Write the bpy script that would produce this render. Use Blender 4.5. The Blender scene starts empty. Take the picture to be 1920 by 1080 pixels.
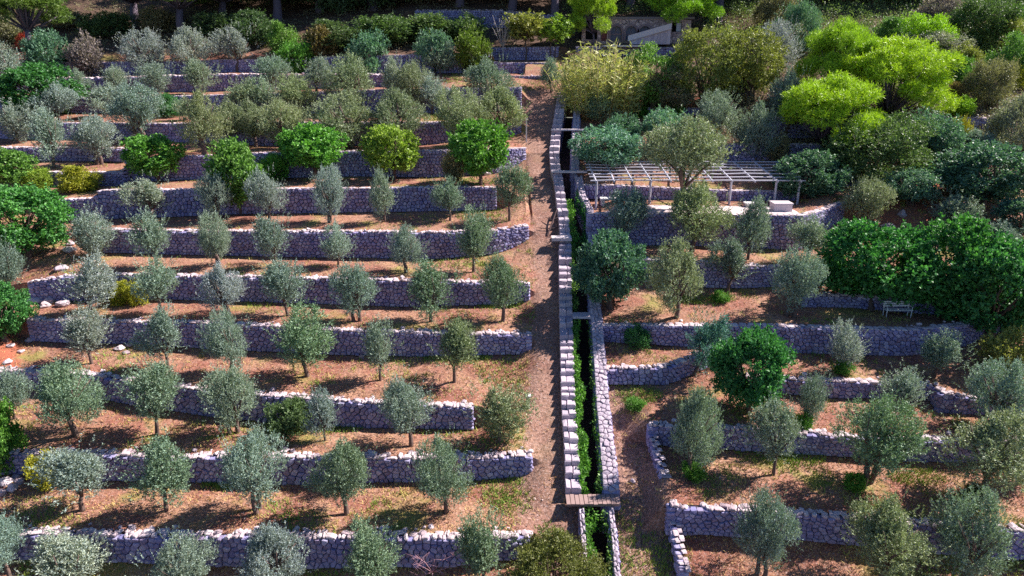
import bpy, bmesh, math, random
import numpy as np
from mathutils import Vector, Matrix
from mathutils.bvhtree import BVHTree

# ------------------------------------------------------------------ camera, sky, sun, exposure
SC = bpy.context.scene
COL = SC.collection
PITCH = math.radians(18.0)
FPX = 1300.0                      # focal length for a 1920 px wide frame
CZ = 22.0                         # height of the drone above the datum
cam = bpy.data.cameras.new('camera')
cam.sensor_width = 36.0
cam.lens = 36.0 * FPX / 1920.0
cam.clip_start = 0.1
cam.clip_end = 2000.0
cam_o = bpy.data.objects.new('camera', cam)
cam_o.location = (0, 0, CZ)
cam_o.rotation_euler = (math.pi / 2 - PITCH, 0, 0)
COL.objects.link(cam_o)
SC.camera = cam_o

SUN_EL = math.radians(43.0)
SUN_AZ = math.radians(71.0)       # clockwise from +Y (uphill) towards +X
world = bpy.data.worlds.new('World')
SC.world = world
world.use_nodes = True
wn = world.node_tree.nodes
sky = wn.new('ShaderNodeTexSky')
sky.sky_type = 'NISHITA'
sky.sun_disc = False
sky.sun_elevation = SUN_EL
sky.sun_rotation = SUN_AZ
sky.air_density = 1.0
sky.dust_density = 0.0
sky.ozone_density = 8.0
world.node_tree.links.new(sky.outputs[0], wn['Background'].inputs[0])
wn['Background'].inputs[1].default_value = 0.055

sun = bpy.data.lights.new('sun', 'SUN')
sun.energy = 5.0
sun.angle = math.radians(0.53)
sun.color = (1.0, 0.93, 0.84)
sun_o = bpy.data.objects.new('sun', sun)
to_sun = Vector((math.sin(SUN_AZ) * math.cos(SUN_EL), math.cos(SUN_AZ) * math.cos(SUN_EL), math.sin(SUN_EL)))
sun_o.rotation_euler = to_sun.to_track_quat('Z', 'Y').to_euler()
sun_o.location = (40, 20, 60)
COL.objects.link(sun_o)

vs = SC.view_settings
vs.view_transform = 'Standard'
vs.look = 'None'
vs.exposure = 1.25
vs.gamma = 1.0
vs.use_curve_mapping = False
SC.cycles.max_bounces = 6
SC.cycles.diffuse_bounces = 3
SC.cycles.transmission_bounces = 4
SC.cycles.transparent_max_bounces = 4
SC.cycles.use_denoising = False

RNG = np.random.default_rng(7)
random.seed(7)

# ------------------------------------------------------------------ geometry of the hillside
CP, SP = math.cos(PITCH), math.sin(PITCH)

def ray(y):
    v = (y - 540.0) / FPX
    return CP - v * SP, -SP - v * CP          # forward and up per unit of camera depth

def on_slope(y):
    d = 45036.0 / (y + 520.0)
    ry, rz = ray(y)
    return d * ry, d * rz

_ya, _za = on_slope(1000.0)
_yb, _zb = on_slope(100.0)
SLM = (_zb - _za) / (_yb - _ya)
SLC = _za - SLM * _ya

def slope_z(Y, dz=0.0):
    return SLM * Y + SLC + dz                 # relative to the camera height

def slope_hit(y, dz=0.0):
    ry, rz = ray(y)
    k = rz / ry
    Y = (SLC + dz) / (k - SLM)
    return Y, k * Y

def world_x(px, Y, Z):
    return (Y * CP - Z * SP) * (px - 960.0) / FPX

def pt(px, y, dz):
    Y, Z = slope_hit(y, dz)
    return Vector((world_x(px, Y, Z), Y, Z + CZ))

def lerp_line(tab, x, k=1):
    xs = [t[0] for t in tab]
    return float(np.interp(x, xs, [t[k] for t in tab]))

def sstep(a, b, x):
    t = min(max((x - a) / (b - a), 0.0), 1.0)
    return t * t * (3 - 2 * t)

def fnoise(X, Y, s=1.0, seed=0.0):
    a = np.sin(X * 0.9 * s + 1.3 + seed) * np.cos(Y * 1.1 * s - 0.7 + seed * 2)
    b = np.sin(X * 2.3 * s + Y * 1.7 * s + 2.1 + seed) * 0.5
    c = np.sin(X * 4.9 * s - Y * 4.1 * s + 0.4 - seed) * 0.28
    return (a + b + c) / 1.78

# ------------------------------------------------------------------ mesh helpers
def mk_mesh(name, V, F, mat=None, smooth=False):
    me = bpy.data.meshes.new(name)
    V = np.asarray(V, dtype=np.float32).reshape(-1, 3)
    if isinstance(F, np.ndarray) and F.ndim == 2:
        n, k = F.shape
        me.vertices.add(len(V)); me.vertices.foreach_set('co', V.ravel())
        me.loops.add(n * k); me.loops.foreach_set('vertex_index', F.astype(np.int32).ravel())
        me.polygons.add(n)
        me.polygons.foreach_set('loop_start', np.arange(0, n * k, k, dtype=np.int32))
        if smooth:
            me.polygons.foreach_set('use_smooth', np.ones(n, dtype=bool))
        me.update(calc_edges=True)
    else:
        me.from_pydata([tuple(map(float, v)) for v in V], [], [tuple(int(i) for i in f) for f in F])
        if smooth:
            me.polygons.foreach_set('use_smooth', np.ones(len(me.polygons), dtype=bool))
        me.update()
    if mat:
        me.materials.append(mat)
    return me

def link(name, me, parent=None, loc=None):
    o = bpy.data.objects.new(name, me)
    COL.objects.link(o)
    if loc is not None:
        o.location = loc
    if parent is not None:
        o.parent = parent
    return o

def tag(o, label=None, cat=None, group=None, kind=None):
    if label: o['label'] = label
    if cat: o['category'] = cat
    if group: o['group'] = group
    if kind: o['kind'] = kind
    return o

def empty(name, loc=(0, 0, 0)):
    o = bpy.data.objects.new(name, None)
    o.empty_display_size = 0.2
    o.location = loc
    COL.objects.link(o)
    return o

class MB:
    def __init__(self): self.V, self.F = [], []
    def add(self, V, F):
        b = len(self.V)
        self.V += [tuple(v) for v in V]
        self.F += [tuple(i + b for i in f) for f in F]
    def box(self, a, b, jit=0.0):
        (x0, y0, z0), (x1, y1, z1) = a, b
        V = [(x0, y0, z0), (x1, y0, z0), (x1, y1, z0), (x0, y1, z0), (x0, y0, z1), (x1, y0, z1), (x1, y1, z1), (x0, y1, z1)]
        if jit: V = [tuple(c + random.uniform(-jit, jit) for c in v) for v in V]
        self.add(V, [(3, 2, 1, 0), (4, 5, 6, 7), (0, 1, 5, 4), (1, 2, 6, 5), (2, 3, 7, 6), (3, 0, 4, 7)])
    def tube(self, pts, rad, n=6):
        pts = [Vector(p) for p in pts]
        rings = []
        for i, p in enumerate(pts):
            d = (pts[min(i + 1, len(pts) - 1)] - pts[max(i - 1, 0)])
            d = d.normalized() if d.length > 1e-9 else Vector((0, 0, 1))
            a = d.cross(Vector((0.31, 0.95, 0.1))); a = a.normalized() if a.length > 1e-4 else Vector((1, 0, 0))
            b = d.cross(a)
            r = rad[i]
            rings.append([p + a * (r * math.cos(2 * math.pi * k / n)) + b * (r * math.sin(2 * math.pi * k / n)) for k in range(n)])
        V = [v for r in rings for v in r]
        F = []
        for i in range(len(pts) - 1):
            for k in range(n):
                F.append((i * n + k, i * n + (k + 1) % n, (i + 1) * n + (k + 1) % n, (i + 1) * n + k))
        F.append(tuple(range(n))[::-1]); F.append(tuple((len(pts) - 1) * n + k for k in range(n)))
        self.add(V, F)
    def mesh(self, name, mat, smooth=False): return mk_mesh(name, self.V, self.F, mat, smooth)
    def build(self, name, mat, parent=None, loc=None, smooth=False):
        return link(name, self.mesh(name, mat, smooth), parent, loc)

# ------------------------------------------------------------------ materials
def new_mat(name):
    m = bpy.data.materials.new(name)
    m.use_nodes = True
    nt = m.node_tree
    bs = nt.nodes['Principled BSDF']
    bs.inputs['Roughness'].default_value = 0.85
    bs.inputs['Specular IOR Level'].default_value = 0.25
    return m, nt, bs

def N(nt, kind, **kw):
    n = nt.nodes.new(kind)
    for k, v in kw.items():
        if k in n.inputs.keys() if hasattr(n.inputs, 'keys') else False: n.inputs[k].default_value = v
        else: setattr(n, k, v)
    return n

def ramp(nt, src, stops):
    r = nt.nodes.new('ShaderNodeValToRGB')
    el = r.color_ramp.elements
    while len(el) < len(stops): el.new(0.5)
    for e, (p, c) in zip(el, stops):
        e.position = p; e.color = (*c, 1)
    nt.links.new(src, r.inputs[0])
    return r.outputs[0]

def mixc(nt, fac, a, b, mode='MIX'):
    n = nt.nodes.new('ShaderNodeMix'); n.data_type = 'RGBA'; n.blend_type = mode
    for sock, v in ((n.inputs[0], fac), (n.inputs[6], a), (n.inputs[7], b)):
        if hasattr(v, 'is_output'): nt.links.new(v, sock)
        elif isinstance(v, (int, float)): sock.default_value = v
        else: sock.default_value = (*v, 1)
    return n.outputs[2]

def noise(nt, scale, detail=4, coord='Object', rough=0.6, world=False):
    n = nt.nodes.new('ShaderNodeTexNoise')
    n.inputs['Scale'].default_value = scale
    n.inputs['Detail'].default_value = detail
    n.inputs['Roughness'].default_value = rough
    if world:
        g = nt.nodes.new('ShaderNodeNewGeometry'); nt.links.new(g.outputs['Position'], n.inputs['Vector'])
    else:
        t = nt.nodes.new('ShaderNodeTexCoord'); nt.links.new(t.outputs[coord], n.inputs['Vector'])
    return n.outputs['Fac']

def bump(nt, bs, h, strength=0.5, dist=0.03):
    b = nt.nodes.new('ShaderNodeBump')
    b.inputs['Strength'].default_value = strength
    b.inputs['Distance'].default_value = dist
    nt.links.new(h, b.inputs['Height'])
    nt.links.new(b.outputs[0], bs.inputs['Normal'])

def math_n(nt, op, a, b=0.0):
    n = nt.nodes.new('ShaderNodeMath'); n.operation = op
    for s, v in ((n.inputs[0], a), (n.inputs[1], b)):
        if hasattr(v, 'is_output'): nt.links.new(v, s)
        else: s.default_value = v
    return n.outputs[0]

def rand_piece(nt):
    g = nt.nodes.new('ShaderNodeNewGeometry'); o = nt.nodes.new('ShaderNodeObjectInfo')
    return math_n(nt, 'FRACT', math_n(nt, 'ADD', g.outputs['Random Per Island'], o.outputs['Random']))

def stone_mat(name, cols, dirt=(0.20, 0.17, 0.19)):
    m, nt, bs = new_mat(name)
    r = rand_piece(nt)
    c = ramp(nt, r, [(i / (len(cols) - 1), k) for i, k in enumerate(cols)])
    nz = noise(nt, 9.0, 5, world=True)
    c = mixc(nt, math_n(nt, 'MULTIPLY', ramp(nt, nz, [(0.50, (0, 0, 0)), (0.72, (1, 1, 1))]), 0.55), c, dirt)
    nt.links.new(c, bs.inputs['Base Color'])
    bump(nt, bs, noise(nt, 22.0, 6, world=True), 0.7, 0.03)
    return m

def plain_mat(name, col, rough=0.8, var=0.25, scale=12.0):
    m, nt, bs = new_mat(name)
    c = mixc(nt, noise(nt, scale, 4, world=True), tuple(k * (1 - var) for k in col), tuple(min(k * (1 + var), 0.95) for k in col))
    nt.links.new(c, bs.inputs['Base Color'])
    bs.inputs['Roughness'].default_value = rough
    bump(nt, bs, noise(nt, scale * 3, 4, world=True), 0.3, 0.01)
    return m

M = {}
M['stone'] = stone_mat('wall_stone', [(0.25, 0.235, 0.45), (0.36, 0.33, 0.55), (0.18, 0.17, 0.36), (0.47, 0.43, 0.60), (0.29, 0.26, 0.46), (0.24, 0.19, 0.30), (0.40, 0.37, 0.57)], (0.14, 0.10, 0.16))  # blue of the shaded wall faces is put into these colours; caps stay pinker
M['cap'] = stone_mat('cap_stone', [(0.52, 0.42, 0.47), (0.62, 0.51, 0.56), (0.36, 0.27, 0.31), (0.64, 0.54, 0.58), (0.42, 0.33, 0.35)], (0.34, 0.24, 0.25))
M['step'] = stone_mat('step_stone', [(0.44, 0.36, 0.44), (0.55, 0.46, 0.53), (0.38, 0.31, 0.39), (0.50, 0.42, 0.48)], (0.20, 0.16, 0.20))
M['gravel'] = stone_mat('path_gravel', [(0.42, 0.28, 0.25), (0.55, 0.42, 0.40), (0.34, 0.21, 0.18), (0.68, 0.56, 0.55)], (0.28, 0.17, 0.14))
M['bed'] = plain_mat('shade_dark_channel_bed', (0.045, 0.03, 0.03))  # near-black colour stands in for the shade inside the channel
M['litter'] = plain_mat('forest_litter', (0.11, 0.065, 0.05), var=0.6, scale=2.5)
M['core'] = plain_mat('wall_core_earth', (0.035, 0.03, 0.045))
M['concrete'] = plain_mat('pale_concrete', (0.58, 0.50, 0.54), var=0.12)
M['wood'] = plain_mat('weathered_plank', (0.30, 0.20, 0.19), var=0.3)
M['branch'] = plain_mat('dark_branch', (0.06, 0.035, 0.04))
M['metal'] = plain_mat('grey_painted_pole', (0.46, 0.44, 0.52), rough=0.6, var=0.3)
M['white'] = plain_mat('white_paint', (0.78, 0.75, 0.76), rough=0.6, var=0.05)
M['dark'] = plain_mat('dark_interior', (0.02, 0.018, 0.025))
M['reddoor'] = plain_mat('red_brown_door', (0.16, 0.05, 0.05))
M['brick'] = plain_mat('arch_brick', (0.22, 0.15, 0.17))
M['bark'] = plain_mat('olive_bark', (0.13, 0.085, 0.075), var=0.5, scale=8)
M['pinebark'] = plain_mat('pine_bark', (0.13, 0.10, 0.14), var=0.5, scale=5)

def soil_layer(nt, red, straw, stony, green_amt):
    big = noise(nt, 0.45, 4, world=True)
    fine = noise(nt, 7.0, 6, world=True, rough=0.75)
    vfine = noise(nt, 13.0, 3, world=True)
    c = mixc(nt, ramp(nt, big, [(0.40, (0, 0, 0)), (0.60, (1, 1, 1))]), red, straw)
    c = mixc(nt, math_n(nt, 'MULTIPLY', ramp(nt, fine, [(0.44, (0, 0, 0)), (0.58, (1, 1, 1))]), 0.72), c, tuple(k * 0.38 for k in red))
    c = mixc(nt, math_n(nt, 'MULTIPLY', ramp(nt, vfine, [(0.56, (0, 0, 0)), (0.66, (1, 1, 1))]), stony), c, (0.60, 0.46, 0.44))
    g = noise(nt, 0.33, 3, world=True)
    gm = math_n(nt, 'MULTIPLY', ramp(nt, g, [(0.56, (0, 0, 0)), (0.68, (1, 1, 1))]), math_n(nt, 'MULTIPLY', fine, green_amt))
    return mixc(nt, gm, c, (0.24, 0.29, 0.05)), fine

def ground_mat():
    m, nt, bs = new_mat('hillside_soil')
    soil, fine = soil_layer(nt, (0.32, 0.125, 0.09), (0.43, 0.235, 0.155), 0.4, 1.0)
    path, _ = soil_layer(nt, (0.31, 0.155, 0.12), (0.38, 0.215, 0.165), 0.55, 0.12)
    redc = (0.36, 0.115, 0.07)
    def masked(attr, scale):
        a = nt.nodes.new('ShaderNodeAttribute'); a.attribute_name = attr
        n = math_n(nt, 'MULTIPLY', math_n(nt, 'SUBTRACT', noise(nt, scale, 5, world=True), 0.5), 1.5)
        v = math_n(nt, 'ADD', a.outputs['Fac'], n)
        return ramp(nt, v, [(0.35, (0, 0, 0)), (0.65, (1, 1, 1))])
    c = mixc(nt, masked('path', 1.4), soil, path)
    c = mixc(nt, masked('redsoil', 0.8), c, redc)
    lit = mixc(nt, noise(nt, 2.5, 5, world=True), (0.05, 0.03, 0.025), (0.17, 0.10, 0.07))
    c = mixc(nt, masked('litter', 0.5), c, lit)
    nt.links.new(c, bs.inputs['Base Color'])
    bs.inputs['Roughness'].default_value = 0.95
    bump(nt, bs, fine, 0.9, 0.08)
    return m
M['soil'] = ground_mat()

def leaf_mat(name, back=1.0, back_tint=(1, 1, 1), trans=0.3, var=0.35, gloss=0.5):
    """leaf colour comes from the object's own colour, with a spread from leaf to leaf and a paler underside"""
    m, nt, bs = new_mat(name)
    oi = nt.nodes.new('ShaderNodeObjectInfo'); g = nt.nodes.new('ShaderNodeNewGeometry')
    r = g.outputs['Random Per Island']
    lo = mixc(nt, 1.0, oi.outputs['Color'], (1 - var * 1.1, 1 - var, 1 - var * 0.8), 'MULTIPLY')
    hi = mixc(nt, 1.0, oi.outputs['Color'], (1 + var * 1.6, 1 + var * 1.3, 1 + var * 0.7), 'MULTIPLY')
    c = mixc(nt, r, lo, hi)
    cb = mixc(nt, 1.0, c, tuple(back * k for k in back_tint), 'MULTIPLY')
    c = mixc(nt, g.outputs['Backfacing'], c, cb)
    nt.links.new(c, bs.inputs['Base Color'])
    bs.inputs['Roughness'].default_value = gloss
    bs.inputs['Specular IOR Level'].default_value = 0.35
    tr = nt.nodes.new('ShaderNodeBsdfTranslucent')
    nt.links.new(mixc(nt, 1.0, c, (1.1, 1.25, 0.55), 'MULTIPLY'), tr.inputs[0])
    mx = nt.nodes.new('ShaderNodeMixShader'); mx.inputs[0].default_value = trans
    nt.links.new(bs.outputs[0], mx.inputs[1]); nt.links.new(tr.outputs[0], mx.inputs[2])
    nt.links.new(mx.outputs[0], nt.nodes['Material Output'].inputs[0])
    return m

M['olive_leaf'] = leaf_mat('olive_leaf', 1.75, (0.97, 1.03, 1.25), 0.2, 0.3)
M['leaf'] = leaf_mat('broad_leaf', 1.3, (1, 1, 0.95), 0.28, 0.45)
M['needle'] = leaf_mat('pine_needle', 1.1, (1, 1, 1), 0.25, 0.45)

def grass_mat():
    m, nt, bs = new_mat('grass_blade')
    a = nt.nodes.new('ShaderNodeAttribute'); a.attribute_name = 'tone'
    c = ramp(nt, a.outputs['Fac'], [(0.0, (0.42, 0.24, 0.12)), (0.35, (0.58, 0.42, 0.18)), (0.6, (0.36, 0.36, 0.08)), (1.0, (0.13, 0.26, 0.04))])
    nt.links.new(c, bs.inputs['Base Color'])
    return m
M['grass'] = grass_mat()

# ------------------------------------------------------------------ terrace walls, read along the hillside
# (name, side, span, [(x, y of the wall head, y of its foot)])
LW = [
 ('L1', -700, 992, [(-700, 1000, 1045), (100, 1004, 1050), (300, 1010, 1058), (480, 1010, 1065), (700, 1012, 1066), (860, 1012, 1062), (990, 1010, 1045)]),
 ('L2', -700, 996, [(-700, 850, 885), (40, 853, 890), (200, 855, 902), (380, 860, 905), (550, 860, 910), (700, 862, 905), (880, 863, 902), (996, 856, 892)]),
 ('L3', -700, 886, [(-700, 680, 715), (60, 700, 730), (150, 703, 742), (250, 716, 760), (400, 736, 782), (550, 747, 798), (700, 758, 803), (886, 766, 806)]),
 ('L4', 60, 995, [(-700, 590, 620), (60, 602, 640), (150, 604, 644), (250, 606, 645), (400, 608, 655), (640, 622, 666), (780, 626, 669), (995, 630, 664)]),
 ('L5', 60, 992, [(-700, 510, 545), (60, 532, 566), (130, 520, 566), (250, 517, 560), (370, 520, 563), (620, 524, 571), (750, 528, 576), (992, 534, 570)]),
 ('L6', 195, 990, [(-700, 430, 465), (195, 432, 474), (350, 435, 478), (580, 436, 483), (700, 436, 484), (810, 438, 487), (930, 434, 476), (990, 424, 455)]),
 ('L7', 110, 930, [(-700, 375, 408), (110, 376, 410), (188, 372, 411), (192, 358, 411), (260, 357, 410), (450, 355, 402), (640, 354, 399), (850, 352, 396), (930, 352, 394)]),
 ('L8', 90, 985, [(-700, 322, 348), (90, 323, 350), (242, 324, 350), (250, 298, 342), (343, 294, 338), (500, 287, 335), (660, 284, 331), (800, 283, 333), (930, 281, 326), (985, 278, 306)]),
 ('L8b', -700, 252, [(-700, 277, 300), (60, 278, 302), (252, 280, 304), (990, 281, 304)]),
 ('L9', -700, 976, [(-700, 232, 258), (130, 231, 261), (262, 232, 263), (350, 232, 268), (520, 230, 275), (800, 230, 272), (976, 224, 254)]),
 ('L10', -700, 977, [(-700, 186, 210), (130, 184, 212), (350, 180, 214), (600, 173, 214), (725, 168, 213), (860, 166, 212), (977, 164, 206)]),
 ('L11', -700, 790, [(-700, 150, 172), (180, 147, 173), (350, 142, 173), (430, 140, 171), (700, 140, 164), (790, 146, 164), (1040, 143, 165)]),
 ('M10', 948, 1046, [(-700, 130, 152), (790, 130, 152), (948, 143, 168), (1046, 143, 168)]),
 ('L12', -700, 917, [(-700, 118, 143), (200, 117, 143), (300, 116, 140), (430, 112, 136), (550, 112, 138), (640, 106, 137), (860, 101, 138), (917, 100, 138)]),
 ('M11', 925, 1032, [(-700, 104, 126), (900, 104, 126), (930, 118, 138), (1032, 118, 138)]),
 ('M12', 919, 1046, [(-700, 92, 104), (860, 92, 104), (919, 90, 113), (1046, 88, 113)]),
 ('L13', 780, 1046, [(-700, 25, 62), (560, 24, 60), (800, 20, 54), (930, 20, 52), (1046, 30, 58)]),
]
RW = [
 ('R0', 1250, 2600, [(1100, 950, 1003), (1250, 952, 1003), (1320, 957, 1003), (1400, 962, 1008), (1500, 968, 1013), (1600, 976, 1022), (1700, 985, 1034), (1890, 998, 1049), (2600, 1010, 1060)]),
 ('R1', 1214, 2600, [(1100, 800, 830), (1214, 800, 834), (1300, 803, 840), (1500, 815, 852), (1600, 822, 857), (1700, 828, 866), (1850, 828, 868), (2600, 840, 880)]),
 ('R2b', 1400, 2600, [(1100, 742, 744), (1400, 711, 733), (1480, 714, 740), (1560, 717, 747), (1740, 722, 748), (1755, 738, 775), (1830, 750, 778), (2600, 765, 795)]),
 ('R2a', 1120, 1340, [(1100, 695, 720), (1135, 695, 721), (1250, 691, 722), (1300, 672, 702), (1340, 657, 682), (2600, 680, 690)]),
 ('R3', 1112, 1890, [(1100, 612, 640), (1128, 612, 641), (1300, 612, 651), (1450, 613, 661), (1600, 618, 666), (1700, 620, 668), (1790, 612, 656), (1840, 604, 636), (1890, 598, 616), (2600, 600, 612)]),
 ('R3b', 1505, 1800, [(1100, 560, 572), (1505, 557, 576), (1590, 556, 577), (1760, 566, 592), (2600, 560, 575)]),
 ('R4', 1175, 1552, [(1100, 490, 526), (1175, 490, 526), (1320, 493, 540), (1400, 502, 541), (1552, 500, 531), (2600, 500, 520)]),
 ('R5', 1100, 1580, [(1100, 401, 462), (1250, 402, 460), (1400, 404, 465), (1498, 405, 470), (1512, 402, 462), (1545, 392, 434), (1580, 380, 413), (2600, 380, 400)]),
 ('R5b', 1080, 1490, [(1000, 348, 374), (1150, 348, 373), (1360, 358, 377), (1490, 360, 377), (2600, 360, 372)]),
 ('RF1', 1555, 1650, [(1000, 325, 345), (1555, 334, 352), (1650, 324, 345), (2600, 325, 345)]),
 ('R6', 1335, 1540, [(1000, 270, 298), (1335, 272, 303), (1500, 272, 299), (1540, 272, 298), (1785, 272, 296), (2600, 272, 300)]),
 ('RF2', 1780, 2600, [(1000, 268, 290), (1540, 268, 290), (1780, 271, 293), (1920, 272, 304), (2600, 274, 306)]),
 ('R7', 1415, 1625, [(1000, 225, 250), (1415, 221, 257), (1500, 222, 260), (1625, 227, 253), (2600, 225, 250)]),
 ('RF3', 1808, 1858, [(1000, 220, 240), (1808, 222, 248), (1858, 222, 248), (2600, 222, 248)]),
 ('R8', 1155, 1335, [(1000, 203, 215), (1155, 203, 216), (1335, 203, 217), (2600, 200, 212)]),
 ('R9', 1080, 1290, [(1000, 88, 104), (1120, 88, 106), (1290, 90, 106), (2600, 88, 100)]),
]
# the edges of the staircase and the water channel beside it: (y, x)
STEP_L = [(100, 1056), (172, 1046), (210, 1040), (246, 1034), (285, 1029), (322, 1033), (330, 1037), (365, 1041), (400, 1046), (445, 1050), (470, 1047), (560, 1048), (660, 1050), (760, 1052), (850, 1058), (920, 1060), (935, 1078), (950, 1085), (1000, 1089), (1035, 1092), (1250, 1104)]
STEP_R = [(100, 1072), (172, 1063), (210, 1058), (246, 1051), (285, 1048), (322, 1052), (330, 1055), (365, 1060), (400, 1066), (445, 1070), (470, 1072), (560, 1073), (660, 1076), (760, 1079), (850, 1086), (920, 1090), (935, 1093), (950, 1095), (1000, 1098), (1035, 1100), (1250, 1112)]
CHAN_L = [(100, 1085), (172, 1079), (245, 1073), (322, 1070), (330, 1077), (365, 1086), (390, 1100), (440, 1102), (470, 1101), (560, 1105), (600, 1108), (660, 1112), (760, 1118), (850, 1126), (920, 1131), (935, 1137), (950, 1140), (1000, 1146), (1080, 1152), (1250, 1165)]
CHAN_R = [(100, 1094), (172, 1089), (245, 1086), (322, 1086), (330, 1092), (365, 1098), (390, 1112), (440, 1120), (470, 1120), (560, 1125), (600, 1129), (660, 1134), (760, 1143), (850, 1153), (920, 1162), (935, 1152), (950, 1150), (1000, 1156), (1080, 1163), (1250, 1178)]
PATH_DZ = 0.55
RAISE = 0.38

def profile(px, walls, side):
    """heights along one line up the hill: list of (Y, Zfoot, Zhead) per wall, plus the smooth base line"""
    own = []
    for (nm, x0, x1, tab) in walls:
        yt, yb = lerp_line(tab, px, 1), lerp_line(tab, px, 2)
        Y, Zb = on_slope(yb)
        ry, rz = ray(yt)
        Zt = Y * rz / ry
        dd = max(x0 - px, px - x1, 0.0)
        w = 1.0 - sstep(0, 70, dd)
        own.append([Y, Zb, Zt, w])
    nodes = [(-60.0, slope_z(-60.0)), (on_slope(1250)[0], slope_z(on_slope(1250)[0]))]
    def chain(extra):
        nd = list(nodes)
        for (Y, Zb, Zt) in sorted(extra):
            if Y <= nd[-1][0]: continue
            nd.append((Y, Zb)); nd.append((Y + 0.15, Zt))
        Ye = on_slope(-30)[0]
        nd.append((max(Ye, nd[-1][0] + 2), max(slope_z(Ye), nd[-1][1] + 0.5)))
        nd.append((170.0, nd[-1][1] + (170 - nd[-1][0]) * 0.55))
        nd.append((400.0, nd[-1][1] + 230 * 0.25))
        NY = [n[0] for n in nd]; NZ = [n[1] for n in nd]
        return lambda Y: float(np.interp(Y, NY, NZ))
    full = [(Y, Zb, Zt) for (Y, Zb, Zt, w) in own if w >= 0.999]
    base = chain(full)
    part = [(Y, base(Y) * (1 - w) + Zb * w, base(Y + 0.15) * (1 - w) + Zt * w) for (Y, Zb, Zt, w) in own if 0.001 < w < 0.999]
    if part: base = chain(full + part)
    return own, base

Y168 = on_slope(169)[0]

def build_side(side, walls, cols, name):
    rows = []
    for c in cols:
        own, base = profile(c, walls, side)
        pts = []
        if side == 'L':
            bl = sstep(962, 1016, c)
            bl3 = sstep(884, 940, c)
        def zb(Y, extra=0.0):
            z = base(Y)
            if side == 'L':
                b = bl if Y < Y168 else 0.0
                z = z * (1 - b) + slope_z(Y, PATH_DZ) * b
            else:
                b = 1 - sstep(1132, 1165, c)
                zc = min(z, slope_z(Y, PATH_DZ + 0.25))
                z = z * (1 - b) + zc * b
            return z
        nd = []
        last = -60.0
        nd.append((-60.0, zb(-60.0)))
        Y0 = on_slope(1250)[0]
        nd.append((Y0, zb(Y0)))
        last = Y0
        for (Y, Zb, Zt, w) in own:
            a = max(Y + 0.22, last + 0.10); b = a + 0.10
            if w > 0.001:
                za, zt = zb(Y - 0.02), zb(Y + 0.16)
            else:
                za, zt = zb(a), zb(b)
            nd.append((a, za)); nd.append((b, zt))
            last = b
        for Ye in (on_slope(-30)[0], 130.0, 170.0, 250.0, 400.0):
            nd.append((max(Ye, last + 1), zb(max(Ye, last + 1)))); last = nd[-1][0]
        # subdivide the treads
        out = [nd[0]]
        for i in range(1, len(nd)):
            n = 1 if (i >= 3 and i % 2 == 1 and i < 2 + 2 * len(own)) else 8
            (ya, za), (yb_, zb_) = nd[i - 1], nd[i]
            for k in range(1, n + 1):
                t = k / n
                out.append((ya + (yb_ - ya) * t, za + (zb_ - za) * t))
        line = []
        for (Y, Z) in out:
            if Y > 20:
                # pixel row of this point, to follow the bending edge of the stairs
                Dp = Y * CP - Z * SP
                yy = 540 + FPX * (-(Z * CP + Y * SP)) / Dp
            else:
                yy = 1250
            if side == 'L':
                mid = 0.5 * (lerp_line(STEP_L, yy) + lerp_line(STEP_R, yy))
                px = c if c <= 900 else 900 + (c - 900) / (1062.0 - 900) * (mid - 900)
            else:
                mid = 0.5 * (lerp_line(CHAN_L, yy) + lerp_line(CHAN_R, yy))
                px = c if c >= 1250 else 1250 - (1250 - c) / (1250.0 - 1112) * (1250 - mid)
            Dx = max(Y, 18.0) * CP - slope_z(max(Y, 18.0)) * SP
            line.append((Dx * (px - 960) / FPX, Y, Z + CZ))
        rows.append(line)
    A = np.array(rows)
    A[:, :, 2] += 0.05 * fnoise(A[:, :, 0], A[:, :, 1], 1.3)
    nc, nr, _ = A.shape
    V = A.reshape(-1, 3)
    idx = np.arange(nc * nr).reshape(nc, nr)
    F = np.stack([idx[:-1, :-1], idx[1:, :-1], idx[1:, 1:], idx[:-1, 1:]], -1).reshape(-1, 4)
    return V, F

colsL = np.concatenate([np.arange(-700, 0, 25), np.arange(0, 240, 10), np.arange(240, 262, 3), np.arange(262, 870, 10), np.arange(870, 1062.1, 4)])
colsR = np.concatenate([np.arange(1112, 1260, 4), np.arange(1260, 1920, 10), np.arange(1920, 2600, 25)])
VL, FL = build_side('L', LW, colsL, 'ground')
VR, FR = build_side('R', RW, colsR, 'ground')
# one sheet for the ground: the two banks and the channel bed between them
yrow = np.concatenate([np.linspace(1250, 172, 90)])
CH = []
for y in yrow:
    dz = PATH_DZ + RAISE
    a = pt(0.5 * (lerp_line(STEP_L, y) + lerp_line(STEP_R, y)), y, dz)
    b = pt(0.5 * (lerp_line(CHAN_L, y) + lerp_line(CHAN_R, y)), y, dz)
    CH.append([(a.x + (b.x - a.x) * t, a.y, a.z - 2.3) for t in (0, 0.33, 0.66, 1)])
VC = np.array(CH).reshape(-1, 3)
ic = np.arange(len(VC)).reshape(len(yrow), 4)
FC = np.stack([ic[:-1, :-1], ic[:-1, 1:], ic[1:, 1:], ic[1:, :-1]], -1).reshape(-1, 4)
_, baseA = profile(1044, LW, 'L'); _, baseB = profile(1114, RW, 'R')
HD = []
for Y in [Y168 - 0.3] + np.linspace(Y168, 400, 60).tolist():
    zz = 0.5 * (baseA(Y) + baseB(Y)) - (2.5 if Y < Y168 - 0.1 else 0.0)
    Dx = Y * CP - slope_z(Y) * SP
    HD.append([(Dx * (q - 960) / FPX, Y, zz + CZ) for q in (1040, 1062, 1085, 1118)])
VH = np.array(HD).reshape(-1, 3)
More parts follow.
